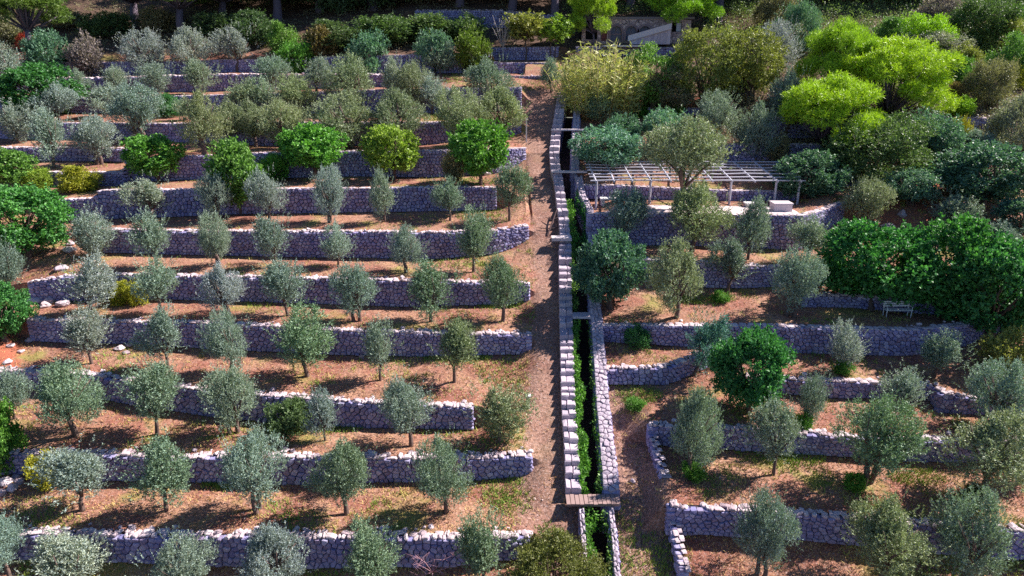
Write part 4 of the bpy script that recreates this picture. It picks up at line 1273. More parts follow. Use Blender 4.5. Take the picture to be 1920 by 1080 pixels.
# ------------------------------------------------------------------ plants right of the channel
for a in [
 ('oliveb', 1425, 924, 1082, 116, 'olive', 'silver-green olive at the bottom edge, right beyond the gravel track'),
 ('oliveb', 1645, 944, 1100, 158, 'olivey', 'wide olive at the bottom edge, middle one of three on the right'),
 ('oliveb', 1810, 926, 1092, 140, 'olive', 'silvery olive at the bottom edge nearest the right corner'),
 ('oliveb', 1298, 730, 890, 104, 'olive', 'upright olive behind the short flank wall above the bridge'),
 ('olive', 1450, 744, 890, 100, 'olive', 'olive second from the channel on the second right terrace'),
 ('oliveb', 1622, 740, 908, 158, 'olive3', 'broad leaning olive on the second right terrace'),
 ('oliveb', 1845, 772, 930, 180, 'olivey', 'broad olive on two curved dark trunks, lower right'),
 ('olive', 1918, 800, 905, 80, 'olive', 'olive cut by the right edge beside the two-trunked olive'),
 ('olive', 1520, 688, 797, 62, 'olive', 'small thin olive on a bright weed patch, right side'),
 ('olive', 1692, 688, 778, 84, 'olive', 'olive in front of the low broken wall, right side'),
 ('oliveb', 1862, 678, 802, 124, 'olive', 'silvery olive above the broken wall end near the right edge'),
 ('olive', 1300, 582, 674, 92, 'teal2', 'small leaning tree on a bare patch above the curved wall'),
 ('carob', 1405, 624, 772, 126, 'dark', 'dark green round tree standing at the end of the curved wall'),
 ('olive', 1582, 603, 697, 78, 'olive2', 'neat pale olive in front of the long curving wall'),
 ('olive', 1752, 613, 707, 84, 'olive', 'olive before the right bend of the long curving wall'),
 ('shrub', 1885, 620, 706, 96, 'mix', 'yellowish bushy tree at the right edge below the dark trees'),
 ('oliveb', 1262, 448, 594, 110, 'olivey', 'full olive right of the dark tree that leans over the channel'),
 ('olive', 1364, 436, 550, 84, 'olive', 'olive below the pergola wall, third from the channel'),
 ('olive', 1402, 366, 486, 82, 'olive', 'tall olive against the pergola wall, right of the widest one'),
 ('oliveb', 1480, 462, 594, 98, 'olive', 'olive left of the big dark green trees'),
 ('olive', 1512, 394, 494, 84, 'olive', 'olive at the corner of the pergola terrace wall'),
 ('carob', 1632, 416, 580, 178, 'dark', 'big dark green tree, left one of the three shading the bench'),
 ('carob', 1768, 413, 584, 162, 'carob', 'big green tree, middle one of the three shading the bench'),
 ('carob', 1848, 452, 606, 170, 'dark', 'big dark green tree, right one of the three shading the bench'),
 ('carob', 1142, 438, 576, 114, 'teal2', 'dark tree leaning over the channel beside the stairs'),
 ('oliveb', 1297, 342, 472, 136, 'olivey', 'widest yellowish olive in front of the pergola wall'),
 ('olive', 1166, 343, 465, 96, 'olive', 'olive at the pergola wall nearest the channel'),
 ('olivet', 1284, 228, 392, 164, 'olivey', 'large olive rising through the middle of the pergola'),
 ('teal', 1132, 238, 316, 132, 'teal', 'wide teal bush over the channel above the pergola'),
 ('teal', 1248, 206, 290, 96, 'teal', 'pale teal bush behind the large pergola olive'),
 ('teal', 1160, 212, 284, 70, 'teal2', 'dark teal bush between the wide and the pale teal bushes'),
 ('olive', 1126, 168, 238, 76, 'olive3', 'olive below the tall reeds'),
 ('oliveb', 1346, 168, 256, 84, 'olive', 'olive right of the kerb wall under the mixed trees'),
 ('oliveb', 1412, 192, 294, 80, 'olive', 'olive left of the reddish wall above the pergola'),
 ('carob', 1508, 286, 362, 112, 'teal2', 'dark bushy tree at the right end of the pergola'),
 ('oliveb', 1620, 332, 428, 92, 'olivey', 'olive right of the pergola terrace, above the dark green trees'),
 ('olive', 1776, 356, 434, 86, 'olive', 'olive beside the pale boulder, right side'),
 ('olive', 1872, 410, 474, 80, 'olive', 'small olive at the right edge above the dark green trees'),
 ('carob', 1908, 372, 452, 92, 'teal2', 'dark teal bush at the right edge above the small olive'),
 ('teal', 1702, 318, 384, 96, 'teal', 'greyish teal bush left of the boulder olive'),
 ('carob', 1836, 268, 388, 164, 'teal2', 'large dark teal bush near the right edge, mid height'),
 ('teal', 1740, 212, 304, 102, 'teal', 'teal bush above the big dark one, right side'),
 ('bigshrub', 1632, 212, 340, 178, 'dshrub', 'very dark wide bush right of the yellow-green pine trunk'),
 ('reed', 1126, 70, 204, 146, 'reed', 'tall yellowish reed clump beside the head of the channel'),
 ('mixed', 1228, 84, 204, 104, 'green', 'green willowy tree right of the tall reeds'),
 ('mixed', 1312, 40, 208, 106, 'mix', 'tall yellow-brown tree in front of the stone house stairs'),
 ('mixed', 1256, 122, 206, 92, 'gbrown', 'greyish brown tree at the kerb wall'),
 ('mixed', 1402, 46, 194, 100, 'mix', 'yellow-green tree right of the house'),
 ('shrub', 1380, 80, 180, 70, 'purple', 'purple-grey shrub between the two yellow-brown trees'),
 ('shrub', 1368, 130, 172, 36, 'yshrub', 'small yellow shrub below the purple-grey one'),
 ('shrub', 1198, 196, 219, 38, 'bright', 'clipped small green shrub on the kerb wall, left one'),
 ('shrub', 1264, 192, 216, 38, 'bright', 'clipped small green shrub on the kerb wall, right one'),
 ('pine', 1545, 122, 292, 190, 'yellow', 'yellow-green pine on a visible bare trunk, right of the pergola'),
 ('pine', 1655, 50, 232, 200, 'yellow', 'wide flat-topped bright yellow-green pine, upper right'),
 ('pine', 1560, 20, 200, 130, 'yellow', 'bright yellow-green pine left of the flat-topped one'),
 ('oliveb', 1472, 130, 232, 84, 'olive', 'olive left of the yellow-green pine crown'),
 ('oliveb', 1455, 36, 140, 84, 'grey', 'grey-green tree left of the bright pines, upper right'),
 ('bigshrub', 1490, 0, 96, 76, 'teal', 'bluish shrub at the top edge left of the bright pines'),
 ('bigshrub', 1455, -20, 60, 70, 'gbrown', 'dull shrub at the top edge right of the yellow-green tree'),
 ('shrub', 1668, 34, 92, 78, 'green', 'green shrub right behind the bright pines'),
 ('bigshrub', 1722, 26, 100, 96, 'lime', 'lime-green bush, upper right'),
 ('bigshrub', 1738, 58, 118, 116, 'grey', 'grey-green bush in front of the lime-green one'),
 ('bigshrub', 1758, -6, 60, 80, 'purple', 'blue-grey bush at the top edge right of the lime one'),
 ('bigshrub', 1838, -10, 86, 108, 'dshrub', 'blackish green bush at the top edge, upper right'),
 ('shrub', 1905, 6, 56, 54, 'bright', 'fresh green bush in the top right corner'),
 ('bigshrub', 1888, 34, 98, 100, 'mix', 'olive-green bush below the fresh green corner bush'),
 ('bigshrub', 1898, 66, 150, 92, 'green', 'green bush at the right edge, second from the top corner'),
 ('shrub', 1762, 94, 166, 56, 'teal', 'small teal bush right of the flat-topped pine'),
 ('shrub', 1806, 80, 140, 60, 'mix', 'yellowish bush among the teal ones, upper right'),
 ('shrub', 1806, 108, 172, 50, 'green', 'green bush below the yellowish one, upper right'),
 ('bigshrub', 1852, 108, 198, 76, 'gbrown', 'brownish bush near the right edge, upper part'),
 ('shrub', 1900, 118, 166, 50, 'yshrub', 'yellow flowering bush at the right edge'),
 ('shrub', 1784, 150, 196, 42, 'brown', 'reddish brown bush right of the flat-topped pine foot'),
 ('shrub', 1800, 180, 216, 46, 'lime', 'low lime-green tuft above the tiny isolated wall'),
 ('bigshrub', 1700, 152, 218, 120, 'purple', 'purple-grey bush under the flat-topped pine'),
 ('shrub', 1655, 198, 252, 64, 'gbrown', 'grey-brown bush right of the yellow-green pine crown'),
 ('shrub', 1788, 214, 272, 40, 'yshrub', 'yellow-green bush left of the tiny isolated wall'),
 ('bigshrub', 1900, 180, 290, 104, 'grey', 'grey bush at the right edge beside the tiny isolated wall'),
 ('oliveb', 1822, 244, 300, 86, 'olive', 'small olive below the tiny isolated wall'),
 ('shrub', 1585, 205, 258, 60, 'purple', 'purple shrub under the yellow-green pine crown'),
 ('shrub', 1455, 248, 284, 44, 'gbrown', 'small brown shrub on the wall left of the pine trunk'),
 ('shrub', 1560, 250, 300, 56, 'dshrub', 'dark shrub just right of the bare pine trunk'),
 ('shrub', 1905, 560, 620, 60, 'dshrub', 'dark shrub at the right edge below the dark green trees'),
 ('bigshrub', 1905, 470, 540, 90, 'dark', 'dark green bush at the right edge beside the three dark trees'),
 ('shrub', 1190, 605, 634, 52, 'dark', 'ivy-like dark green patch growing on the long curving wall'),
 ('shrub', 1300, 868, 896, 46, 'bright', 'bright weed clump at the foot of the upright olive'),
 ('shrub', 1505, 772, 798, 38, 'bright', 'bright green weed patch under the small thin olive'),
 ('shrub', 1580, 675, 700, 36, 'bright', 'bright weed clump under the neat pale olive'),
 ('shrub', 1600, 885, 916, 44, 'bright', 'bright weed clump at the foot of the broad leaning olive'),
 ('shrub', 1192, 745, 768, 40, 'bright', 'small weed patch on the track above the bridge'),
 ('shrub', 1352, 545, 566, 34, 'bright', 'green weed clump under the third olive below the pergola'),
 ('shrub', 1820, 905, 945, 40, 'dshrub', 'dark weeds around the two curved olive trunks'),
]:
    k, x, yt, yb, w, c, lab = a
    plant(k, x, yt, yb, w, c, lab, tilt=0.3 if 'small leaning tree' in lab else 0.12 if 'leaning olive' in lab else 0.0)

# pines in the shade at the top: tall, crowns mostly above the frame
for (x, yt, yb, w, c, lab) in [
 (60, -60, 112, 120, 'pineg', 'pine with leaning dark trunk at the top left'),
 (258, -90, 52, 150, 'pineg', 'pine with straight dark trunk, second from the left corner'),
 (343, -90, 68, 150, 'pineg', 'pine with thick dark trunk, third from the left corner'),
 (420, -70, 40, 150, 'lime', 'pine with yellow lower boughs above the grey olive pair'),
 (520, -120, 40, 170, 'dpine', 'dark pine above the light green shrubs'),
 (600, -110, 22, 170, 'dpine', 'dark pine above the brownish shrub'),
 (700, -120, 18, 170, 'dpine', 'dark pine above the bluish round shrub'),
 (862, -110, 12, 170, 'dpine', 'dark pine behind the shaded high wall'),
 (960, -130, 18, 170, 'dpine', 'dark pine above the thin-stemmed tree'),
 (1040, -120, 28, 150, 'dpine', 'dark pine left of the stone house'),
 (1180, -130, 16, 170, 'dpine', 'dark pine rising behind the stone house roof'),
 (1345, -110, 40, 170, 'dpine', 'dark pine right behind the stone house'),
]:
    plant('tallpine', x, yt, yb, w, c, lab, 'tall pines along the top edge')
plant('pine', 1112, -48, 84, 86, 'yellow', 'bright yellow-green pine bough hanging at the left of the house')
plant('pine', 1272, -60, 72, 130, 'lime', 'bright green pine at the top edge above the house')

# the wood that closes the picture: one mass of dark evergreens on the slope above the terraces
def forest():
    rng = np.random.default_rng(77)
    VV, FF, nb = [], [], 0
    TV, TF = [], []
    keys = ['carob0', 'carob1', 'mixed0', 'mixed1', 'tallpine0']
    src = {}
    for k in keys:
        me = PROTO[k][0]; A = np.empty(len(me.vertices) * 3, dtype=np.float32); me.vertices.foreach_get('co', A); src[k] = A.reshape(-1, 4, 3)
    for row, (yy, step) in enumerate(((36, 62), (14, 66), (-8, 70), (-24, 76))):
        for px in np.arange(-160, 2080, step):
            px = px + rng.uniform(-20, 20); y = yy + rng.uniform(-7, 7)
            if row == 0 and (px > 1050 or px < 380): continue
            if row == 1 and (1060 < px < 1330 or px < 330): continue
            Y, Z = on_slope(y); x = world_x(px, Y, Z); z = drop(x, Y)
            A = src[keys[rng.integers(len(keys))]]
            A = A[rng.random(len(A)) < 0.55]
            W = rng.uniform(5.5, 8.5); H = rng.uniform(5.5, 9.0)
            a = rng.uniform(0, 6.28); R = np.array([[math.cos(a), -math.sin(a), 0], [math.sin(a), math.cos(a), 0], [0, 0, 1]])
            # keep leaf size while the crown grows
            c = A.mean(1, keepdims=True); B = (c + (A - c) * 0.9) * np.array([W, W, H])
            B = B.reshape(-1, 3) @ R.T + np.array([x, Y, z])
            VV.append(B); FF.append(np.arange(len(B)).reshape(-1, 4) + nb); nb += len(B)
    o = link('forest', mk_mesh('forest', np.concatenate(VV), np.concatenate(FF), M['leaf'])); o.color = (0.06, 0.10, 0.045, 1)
    tag(o, 'dark evergreen wood closing the slope along the top edge', 'wood', kind='stuff')
forest()

# ------------------------------------------------------------------ stone house with arches
def curve_plate(outer, holes, th):
    cu = bpy.data.curves.new('plate', 'CURVE'); cu.dimensions = '2D'; cu.fill_mode = 'BOTH'; cu.extrude = th / 2
    for loop in [outer] + holes:
        sp = cu.splines.new('POLY'); sp.points.add(len(loop) - 1)
        for p, (x, y) in zip(sp.points, loop): p.co = (x, y, 0, 1)
        sp.use_cyclic_u = True
    o = bpy.data.objects.new('plate', cu); COL.objects.link(o)
    dg = bpy.context.evaluated_depsgraph_get()
    me = bpy.data.meshes.new_from_object(o.evaluated_get(dg))
    bpy.data.objects.remove(o)
    # stand it up: curve x -> x, curve y -> z
    me.transform(Matrix.Rotation(math.pi / 2, 4, 'X'))
    return me

def arch(cx, z0, w, h, n=10):
    r = w / 2
    return [(cx - r, z0), (cx + r, z0)] + [(cx + r * math.cos(math.pi * k / n), z0 + h - r + r * math.sin(math.pi * k / n)) for k in range(n + 1)]

def house():
    p = ground_at(1180, 84)
    Y = p.y + 0.6
    Zr, _ = 0, 0
    s = pxscale(Vector((p.x, Y, p.z)))
    def X(px): return (px - 960) / s
    def Zp(y): ry, rz = ray(y); return Y * rz / ry + CZ
    zb = Zp(82)
    root = empty('stone_house', (X(1190), Y, zb)); tag(root, 'low stone house with arched openings and outside stair at the top', 'house')
    ox = X(1190)
    def L(px, y): return (X(px) - ox, Zp(y) - zb)
    outer = [L(1090, 86), L(1292, 86), L(1292, 38), L(1240, 34), L(1090, 32)]
    def rect(x0, y0, x1, y1): return [L(x0, y1), L(x1, y1), L(x1, y0), L(x0, y0)]
    holes = []
    holes.append(rect(1097, 38, 1119, 74))
    holes.append(rect(1126, 57, 1137, 77))
    for cx in (1154, 1182, 1207):
        x0, z0 = L(cx, 77); w = 21 / s; holes.append(arch(x0, z0, w, L(cx, 49)[1] - z0))
    holes.append(rect(1257, 42, 1276, 60))
    me = curve_plate(outer, holes, 0.45); me.materials.append(M['housewall'])
    link('wall', me, root)
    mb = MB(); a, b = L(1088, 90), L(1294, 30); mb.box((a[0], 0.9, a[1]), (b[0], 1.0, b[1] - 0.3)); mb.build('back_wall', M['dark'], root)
    mb = MB(); mb.box((a[0] - 0.2, -0.3, b[1] - 0.32), (b[0] + 0.2, 6.0, b[1] - 0.1)); mb.build('roof', M['roofm'], root)
    for cx in (1154, 1182, 1207):
        x0, z0 = L(cx, 77); h = L(cx, 49)[1] - z0; r = 10.5 / s
        ring = arch(x0, z0, 2 * r + 0.42, h + 0.21); inner = arch(x0, z0 - 0.01, 2 * r, h)
        me = curve_plate(ring, [arch(x0, z0 + 0.03, 2 * r - 0.02, h - 0.04)], 0.06); me.materials.append(M['brick'])
        o = link('arch_surround', me, root, (0, -0.26, 0))
        # glazed fanlight and its bars
        me = curve_plate(arch(x0, z0, 2 * r + 0.1, h + 0.05), [], 0.02); me.materials.append(M['glass'])
        w_ = link('window', me, root, (0, 0.1, 0))
        mb = MB(); mb.box((x0 - r, 0.02, z0 + h * 0.42), (x0 + r, 0.08, z0 + h * 0.50)); mb.box((x0 - 0.03, 0.03, z0), (x0 + 0.03, 0.075, z0 + h)); mb.build('bar', M['brick'], w_, (0, -0.1, 0))
    mb = MB(); a, b = L(1126, 77), L(1137, 57); mb.box((a[0], 0.0, a[1]), (b[0], 0.06, b[1])); mb.build('door', M['reddoor'], root)
    mb = MB(); a, b = L(1266, 59), L(1275, 43); mb.box((a[0], 0.0, a[1]), (b[0], 0.06, b[1])); mb.build('shutter', M['metal'], root)
    # outside stair climbing right
    n = 12
    for k in range(n):
        t0, t1 = k / n, (k + 1) / n
        a, b = L(1178 + 72 * t0, 80), L(1178 + 72 * t1, 78 - 26 * t1)
        mb = MB(); mb.box((a[0], -1.6, a[1] - 0.2), (b[0] - 0.01, -0.4, b[1])); mb.build('stair_step', M['step'], root)
    a, b = L(1172, 68), L(1250, 45)
    mb = MB()
    for dz in (0,):
        V = [(a[0], -1.8, a[1] - 0.55), (b[0], -1.8, b[1] - 0.55), (b[0], -1.8, b[1]), (a[0], -1.8, a[1]), (a[0], -1.62, a[1] - 0.55), (b[0], -1.62, b[1] - 0.55), (b[0], -1.62, b[1]), (a[0], -1.62, a[1])]
        mb.add(V, [(0, 1, 2, 3), (7, 6, 5, 4), (0, 4, 5, 1), (1, 5, 6, 2), (2, 6, 7, 3), (3, 7, 4, 0)])
    mb.build('parapet', M['concrete'], root)
    a, b = L(1125, 89), L(1202, 86)
    mb = MB(); mb.box((a[0], -3.2, a[1]), (b[0], -0.3, b[1])); mb.build('terrace_slab', M['concrete'], root)

def masonry_mat(name, a, b):
    m, nt, bs = new_mat(name)
    v = nt.nodes.new('ShaderNodeTexVoronoi'); v.inputs['Scale'].default_value = 3.4
    v2 = nt.nodes.new('ShaderNodeTexVoronoi'); v2.feature = 'DISTANCE_TO_EDGE'; v2.inputs['Scale'].default_value = 3.4
    g = nt.nodes.new('ShaderNodeNewGeometry')
    nt.links.new(g.outputs['Position'], v.inputs['Vector']); nt.links.new(g.outputs['Position'], v2.inputs['Vector'])
    c = mixc(nt, v.outputs['Color'], a, b)
    c = mixc(nt, ramp(nt, v2.outputs['Distance'], [(0.02, (0, 0, 0)), (0.09, (1, 1, 1))]), (0.10, 0.08, 0.09), c)
    nt.links.new(c, bs.inputs['Base Color'])
    bump(nt, bs, v2.outputs['Distance'], 0.6, 0.05)
    return m
M['housewall'] = masonry_mat('house_masonry', (0.32, 0.21, 0.22), (0.58, 0.42, 0.42))
M['roofm'] = plain_mat('flat_roof', (0.20, 0.16, 0.17))
gmx, gnt, gbs = new_mat('dusty_glass')
gbs.inputs['Base Color'].default_value = (0.10, 0.10, 0.16, 1); gbs.inputs['Roughness'].default_value = 0.25
M['glass'] = gmx
house()

# ------------------------------------------------------------------ pergola and what stands under it
def pergola():
    zt = None
    pf = ground_at(1117, 394)
    zf = pf.z
    yf = pf.y + 0.15
    s = pxscale(Vector((0, yf, zf)))
    ry, rz = ray(341); H = yf * rz / ry + CZ - zf
    root = empty('pergola', ((1300 - 960) / s, yf, zf)); tag(root, 'long open pergola of thin grey poles on the paved terrace', 'pergola')
    ox, oy, oz = root.location
    dep = 4.6; RISE = 0.62
    def xl(px): return (px - 960) / s - ox
    for px in (1117, 1217, 1292, 1366, 1450, 1493):
        mb = MB(); mb.tube([(xl(px), 0, -0.1), (xl(px), 0, H * 0.5), (xl(px), 0, H)], [0.085, 0.08, 0.075], 8); mb.build('post', M['metal'], root)
        gz = drop(xl(px) + ox, oy + dep)
        mb = MB(); mb.tube([(xl(px), dep, min(gz, oz) - oz - 0.1), (xl(px), dep, H + RISE)], [0.055, 0.05], 8); mb.build('post', M['metal'], root)
    for px in (1115, 1148, 1182, 1217, 1253, 1292, 1330, 1366, 1408, 1450, 1493):
        mb = MB(); w = random.uniform(-0.05, 0.05)
        mb.tube([(xl(px), -0.25, H + 0.06), (xl(px) + w, dep * 0.5, H + 0.08 + RISE / 2), (xl(px) + w * 0.4, dep + 0.25, H + 0.06 + RISE * 1.05)], [0.075, 0.07, 0.07], 7); mb.build('rafter', M['metal'], root)
    for k in range(7):
        yy = -0.1 + (dep + 0.2) * k / 6
        pts = []
        for px in np.linspace(1105, 1502, 9): pts.append((xl(px), yy + random.uniform(-0.09, 0.09), H + 0.13 + RISE * yy / dep + random.uniform(-0.025, 0.025)))
        mb = MB(); mb.tube(pts, [0.055] * 9, 6); mb.build('batten', M['metal'], root)
pergola()

def paving():
    mb = []
    V, F = [], []
    cols = list(np.linspace(1108, 1500, 30))
    for px in cols:
        Y0, Z0 = on_slope(lerp_line(RW[7][3], px, 2)); 
        for dy in (0.42, 1.3, 2.2, 3.1):
            Yy = Y0 + dy; x = world_x(px, Y0, Z0)
            V.append((x, Yy, drop(x, Yy) + 0.035))
    for i in range(len(cols) - 1):
        for k in range(3): F.append((i * 4 + k, (i + 1) * 4 + k, (i + 1) * 4 + k + 1, i * 4 + k + 1))
    o = link('terrace_pavement', mk_mesh('terrace_pavement', V, F, M['paving'])); tag(o, kind='structure')
M['paving'] = plain_mat('pale_terrace_paving', (0.55, 0.44, 0.46), var=0.2, scale=3)
paving()

def block(label, name, x0, x1, y, hpx, dep, mat='white'):
    p = ground_at((x0 + x1) / 2, y); s = pxscale(p); w = (x1 - x0) / s; h = hpx / s
    root = empty(name, p); tag(root, label, 'bench' if 'bench' in name else 'block')
    mb = MB(); mb.box((-w / 2, 0, h - 0.1), (w / 2, dep, h), 0.01); mb.build('top', M[mat], root)
    for xx in (-w / 2 + 0.05, w / 2 - 0.3):
        mb = MB(); mb.box((xx, 0.05, -0.1), (xx + 0.25, dep - 0.05, h - 0.102)); mb.build('support', M['concrete'], root)
block('low pale stone bench under the left end of the pergola', 'stone_bench', 1126, 1160, 384, 12, 0.7)
block('low pale stone bench under the right half of the pergola', 'stone_bench', 1398, 1428, 390, 9, 0.7)
def chest():
    p = ground_at(1468, 398); s = pxscale(p); w = 34 / s; h = 17 / s
    root = empty('concrete_chest', p); tag(root, 'pale concrete chest under the right end of the pergola', 'chest')
    mb = MB(); mb.box((-w / 2, 0, -0.1), (w / 2, 0.9, h - 0.1), 0.01); mb.build('body', M['concrete'], root)
    mb = MB(); mb.box((-w / 2 - 0.04, -0.05, h - 0.097), (w / 2 + 0.04, 0.95, h), 0.008); mb.build('lid', M['concrete'], root)
chest()

def bench():
    p = ground_at(1685, 596); s = pxscale(p); w = 50 / s
    root = empty('garden_bench', p); tag(root, 'white garden bench in the shade of the three dark green trees', 'bench')
    for k in range(4):
        mb = MB(); mb.box((-w / 2, 0.1 * k, 0.42), (w / 2, 0.1 * k + 0.085, 0.45)); mb.build('seat_slat', M['white'], root)
    for k in range(3):
        mb = MB(); mb.box((-w / 2, 0.42, 0.55 + 0.12 * k), (w / 2, 0.45, 0.63 + 0.12 * k)); mb.build('back_slat', M['white'], root)
    for xx in (-w / 2 + 0.06, w / 2 - 0.06):
        mb = MB(); mb.tube([(xx, 0.04, -0.05), (xx, 0.04, 0.42)], [0.025, 0.025]); mb.build('leg', M['white'], root)
        mb = MB(); mb.tube([(xx, 0.40, -0.05), (xx, 0.43, 0.9)], [0.025, 0.025]); mb.build('leg', M['white'], root)
        mb = MB(); mb.tube([(xx, 0.04, 0.41), (xx, 0.04, 0.62), (xx, 0.42, 0.64)], [0.02, 0.02, 0.02]); mb.build('armrest', M['white'], root)
bench()

# small things along the path
def post(label, px, yt, yb, w, name='marker_post', sign=False):
    p = ground_at(px, yb); h = height_to(p, yt)
    root = empty(name, p); tag(root, label, 'post')
    mb = MB(); mb.box((-w / 2, -w / 2, -0.15), (w / 2, w / 2, h), 0.005); sh_ = mb.build('shaft', M['white'], root)
    mb = MB(); mb.box((-w * 0.7, -w * 0.7, h - 0.005), (w * 0.7, w * 0.7, h + 0.04)); mb.build('cap', M['white'], root)
    if sign:
        mb = MB(); mb.box((-w * 0.35, -w / 2 - 0.02, h * 0.6), (w * 0.35, -w / 2 - 0.003, h * 0.85)); mb.build('plate', M['dark'], sh_)
post('thin white post at the left edge of the upper path', 987, 224, 266, 0.10)
post('small white box-like marker at the path edge, beside an olive', 990, 742, 764, 0.2, 'marker_box', True)

def driftwood():
    a, b = ground_at(1026, 443), pt(1044, 393, PATH_DZ + RAISE + 0.05)
    o = empty('fallen_branch', a); tag(o, 'dark dead branch with side twigs leaning against the stairs', 'branch')
    d = b - a
    mb = MB(); mb.tube([(0, 0, 0.03), d * 0.5 + Vector((0.05, 0, 0.12)), d], [0.06, 0.05, 0.035], 6); mb.build('stem', M['branch'], o)
    for t, e in ((0.25, (-0.9, 0.1, 0.05)), (0.25, (1.0, 0.25, 0.1)), (0.55, (-0.5, 0.5, 0.15)), (0.6, (0.7, 0.4, 0.15))):
        q = d * t + Vector((0, 0, 0.05)); mb = MB(); mb.tube([q, q + Vector(e) * 0.5, q + Vector(e)], [0.035, 0.028, 0.012], 5); mb.build('twig', M['branch'], o)
driftwood()

# boulders
def boulder_mesh(seed):
    bm = bmesh.new(); bmesh.ops.create_icosphere(bm, subdivisions=2, radius=0.5)
    r = random.Random(seed); ph = [r.uniform(0, 6) for _ in range(6)]
    for v in bm.verts:
        c = v.co
        k = 1 + 0.16 * math.sin(c.x * 7 + ph[0]) + 0.14 * math.sin(c.y * 8 + ph[1]) + 0.12 * math.sin(c.z * 9 + ph[2]) + r.uniform(-0.05, 0.05)
        v.co = Vector((c.x * k, c.y * k, max(c.z * k, -0.3)))
    me = bpy.data.meshes.new('boulder'); bm.to_mesh(me); bm.free(); me.materials.append(M['cap'])
    return me
BOUL = [boulder_mesh(i) for i in range(5)]
def boulder(px, py, w, label, flat=0.7, group=None):
    p = ground_at(px, py); s = w / pxscale(p)
    o = link('boulder', random.choice(BOUL), None, p + Vector((0, 0, 0.12 * s))); o.scale = (s, s * 0.85, s * flat); o.rotation_euler = (0, 0, random.uniform(0, 6))
    tag(o, label, 'rock', group)
boulder(1691, 405, 18, 'pale rounded boulder on red soil right of the pergola', 0.9)
boulder(1665, 427, 28, 'flat pale slab rock behind the big dark green trees', 0.35)
boulder(621, 328, 16, 'pale rock on the wall foot right of the largest round tree')
boulder(914, 318, 13, 'pale rock at the wall foot right of the round tree nearest the path')
boulder(680, 655, 11, 'white stone leaning on the fourth wall up')
boulder(1186, 903, 12, 'pale rock on the shaded track above the bridge')
boulder(1273, 1062, 13, 'rock ending the low flank wall at the bottom edge')
for i, (x, y, w) in enumerate([(10, 905, 26), (24, 918, 22), (38, 905, 18), (6, 925, 18), (30, 895, 14)]):
    boulder(x, y, w, '%s pinkish rock of the small heap at the lower left edge' % ('largest', 'second largest', 'topmost right', 'lowest', 'smallest')[i], 0.75, 'rocks of the left-edge heap')
for i, (x, y, w) in enumerate([(70, 540, 26), (95, 528, 22), (62, 562, 20), (115, 505, 22), (130, 470, 22), (138, 455, 18), (85, 575, 22), (120, 572, 26)]):
    boulder(x, y, w, '%s pale rock down the broken bank left of the fifth terrace' % ORD[1 + sorted([540, 528, 562, 505, 470, 455, 575, 572]).index(y)], 0.6, 'rocks of the broken bank')
for i, (x, y, w) in enumerate([(225, 655, 22), (245, 648, 18), (237, 662, 14)]):
    boulder(x, y, w, '%s pale rock half buried in the soil of the fourth terrace' % ('largest', 'middle-sized', 'smallest')[i], 0.4, 'half buried terrace rocks')
for i, (x, y, w) in enumerate([(20, 650, 14), (40, 660, 12), (55, 640, 16), (15, 680, 16)]):
    boulder(x, y, w, 'small pale rock on the left-edge red soil, %s from the top' % ('second', 'third', 'first', 'fourth')[i], 0.6, 'rocks on red soil')

# agave at the top left
def agave(px, py, w, label):
    p = ground_at(px, py); s = w / pxscale(p)
    rng = np.random.default_rng(int(px)); mb = MB()
    root = empty('agave', p); tag(root, label, 'agave')
    for k in range(22):
        a = k * 2.4; up = 0.35 + 0.9 * (k / 22); d = Vector((math.cos(a), math.sin(a), up)).normalized(); sd = d.cross(Vector((0, 0, 1))).normalized()
        L = s * rng.uniform(0.5, 0.65); w_ = s * 0.07
        b = Vector((0, 0, 0.05)); m = b + d * L * 0.5; t = b + d * L + Vector((0, 0, -0.06 * s)); n = d.cross(sd) * w_ * 0.4
        V = [b + sd * w_ * 0.6, b - sd * w_ * 0.6, m - sd * w_, m + sd * w_, t, m + n, b + n]
        mb = MB(); mb.add(V, [(0, 3, 5, 6), (6, 5, 2, 1), (3, 4, 5), (5, 4, 2), (0, 1, 2, 3), (3, 2, 4)]); mb.build('leaf', M['agave'], root)
M['agave'] = plain_mat('agave_leaf', (0.22, 0.38, 0.34), var=0.2)
agave(84, 42, 34, 'pale blue-green agave on the bank at the top left, upper one')
agave(36, 62, 30, 'pale blue-green agave left of the leaning pine trunk')

# ------------------------------------------------------------------ ivy in the channel
def ivy(label, line, side, y0, y1, n, hang, col, leaf=0.13, spread=0.22):
    rng = np.random.default_rng(int(y0 * 3 + y1))
    P = []
    for _ in range(n):
        y = rng.uniform(min(y0, y1), max(y0, y1))
        q = strip_point(line, y)
        lump = 0.5 + 0.5 * math.sin(q.y * 3.1 + y0) * math.sin(q.y * 1.3 + 1)
        if rng.random() > 0.25 + lump: continue
        t = rng.random() ** 0.8
        P.append((q.x + side * (-0.06 + rng.random() * spread * (0.25 + 1.2 * lump)), q.y + rng.normal() * 0.03, q.z + 0.03 - t * hang * (0.4 + 0.6 * lump) + rng.normal() * 0.03))
    P = np.array(P); n = len(P)
    D = unit(rng.normal(size=P.shape) + np.array([side * 0.5, -0.2, 0.5]))
    V, F = leaf_quads(P, D, leaf * rng.uniform(0.6, 1.3, n), leaf * 0.75 * rng.uniform(0.7, 1.2, n), rng)
    o = link('ivy', mk_mesh('ivy', V, F, M['leaf'])); o.color = (*C[col], 1)
    tag(o, label, 'ivy')
ivy('bright ivy hanging into the channel below the bridge', STEP_R, 1, 1130, 950, 2600, 0.9, 'bright', spread=0.5)
ivy('bright strip of ivy along the stairs just above the bridge', STEP_R, 1, 918, 690, 5200, 0.7, 'bright', spread=0.42)
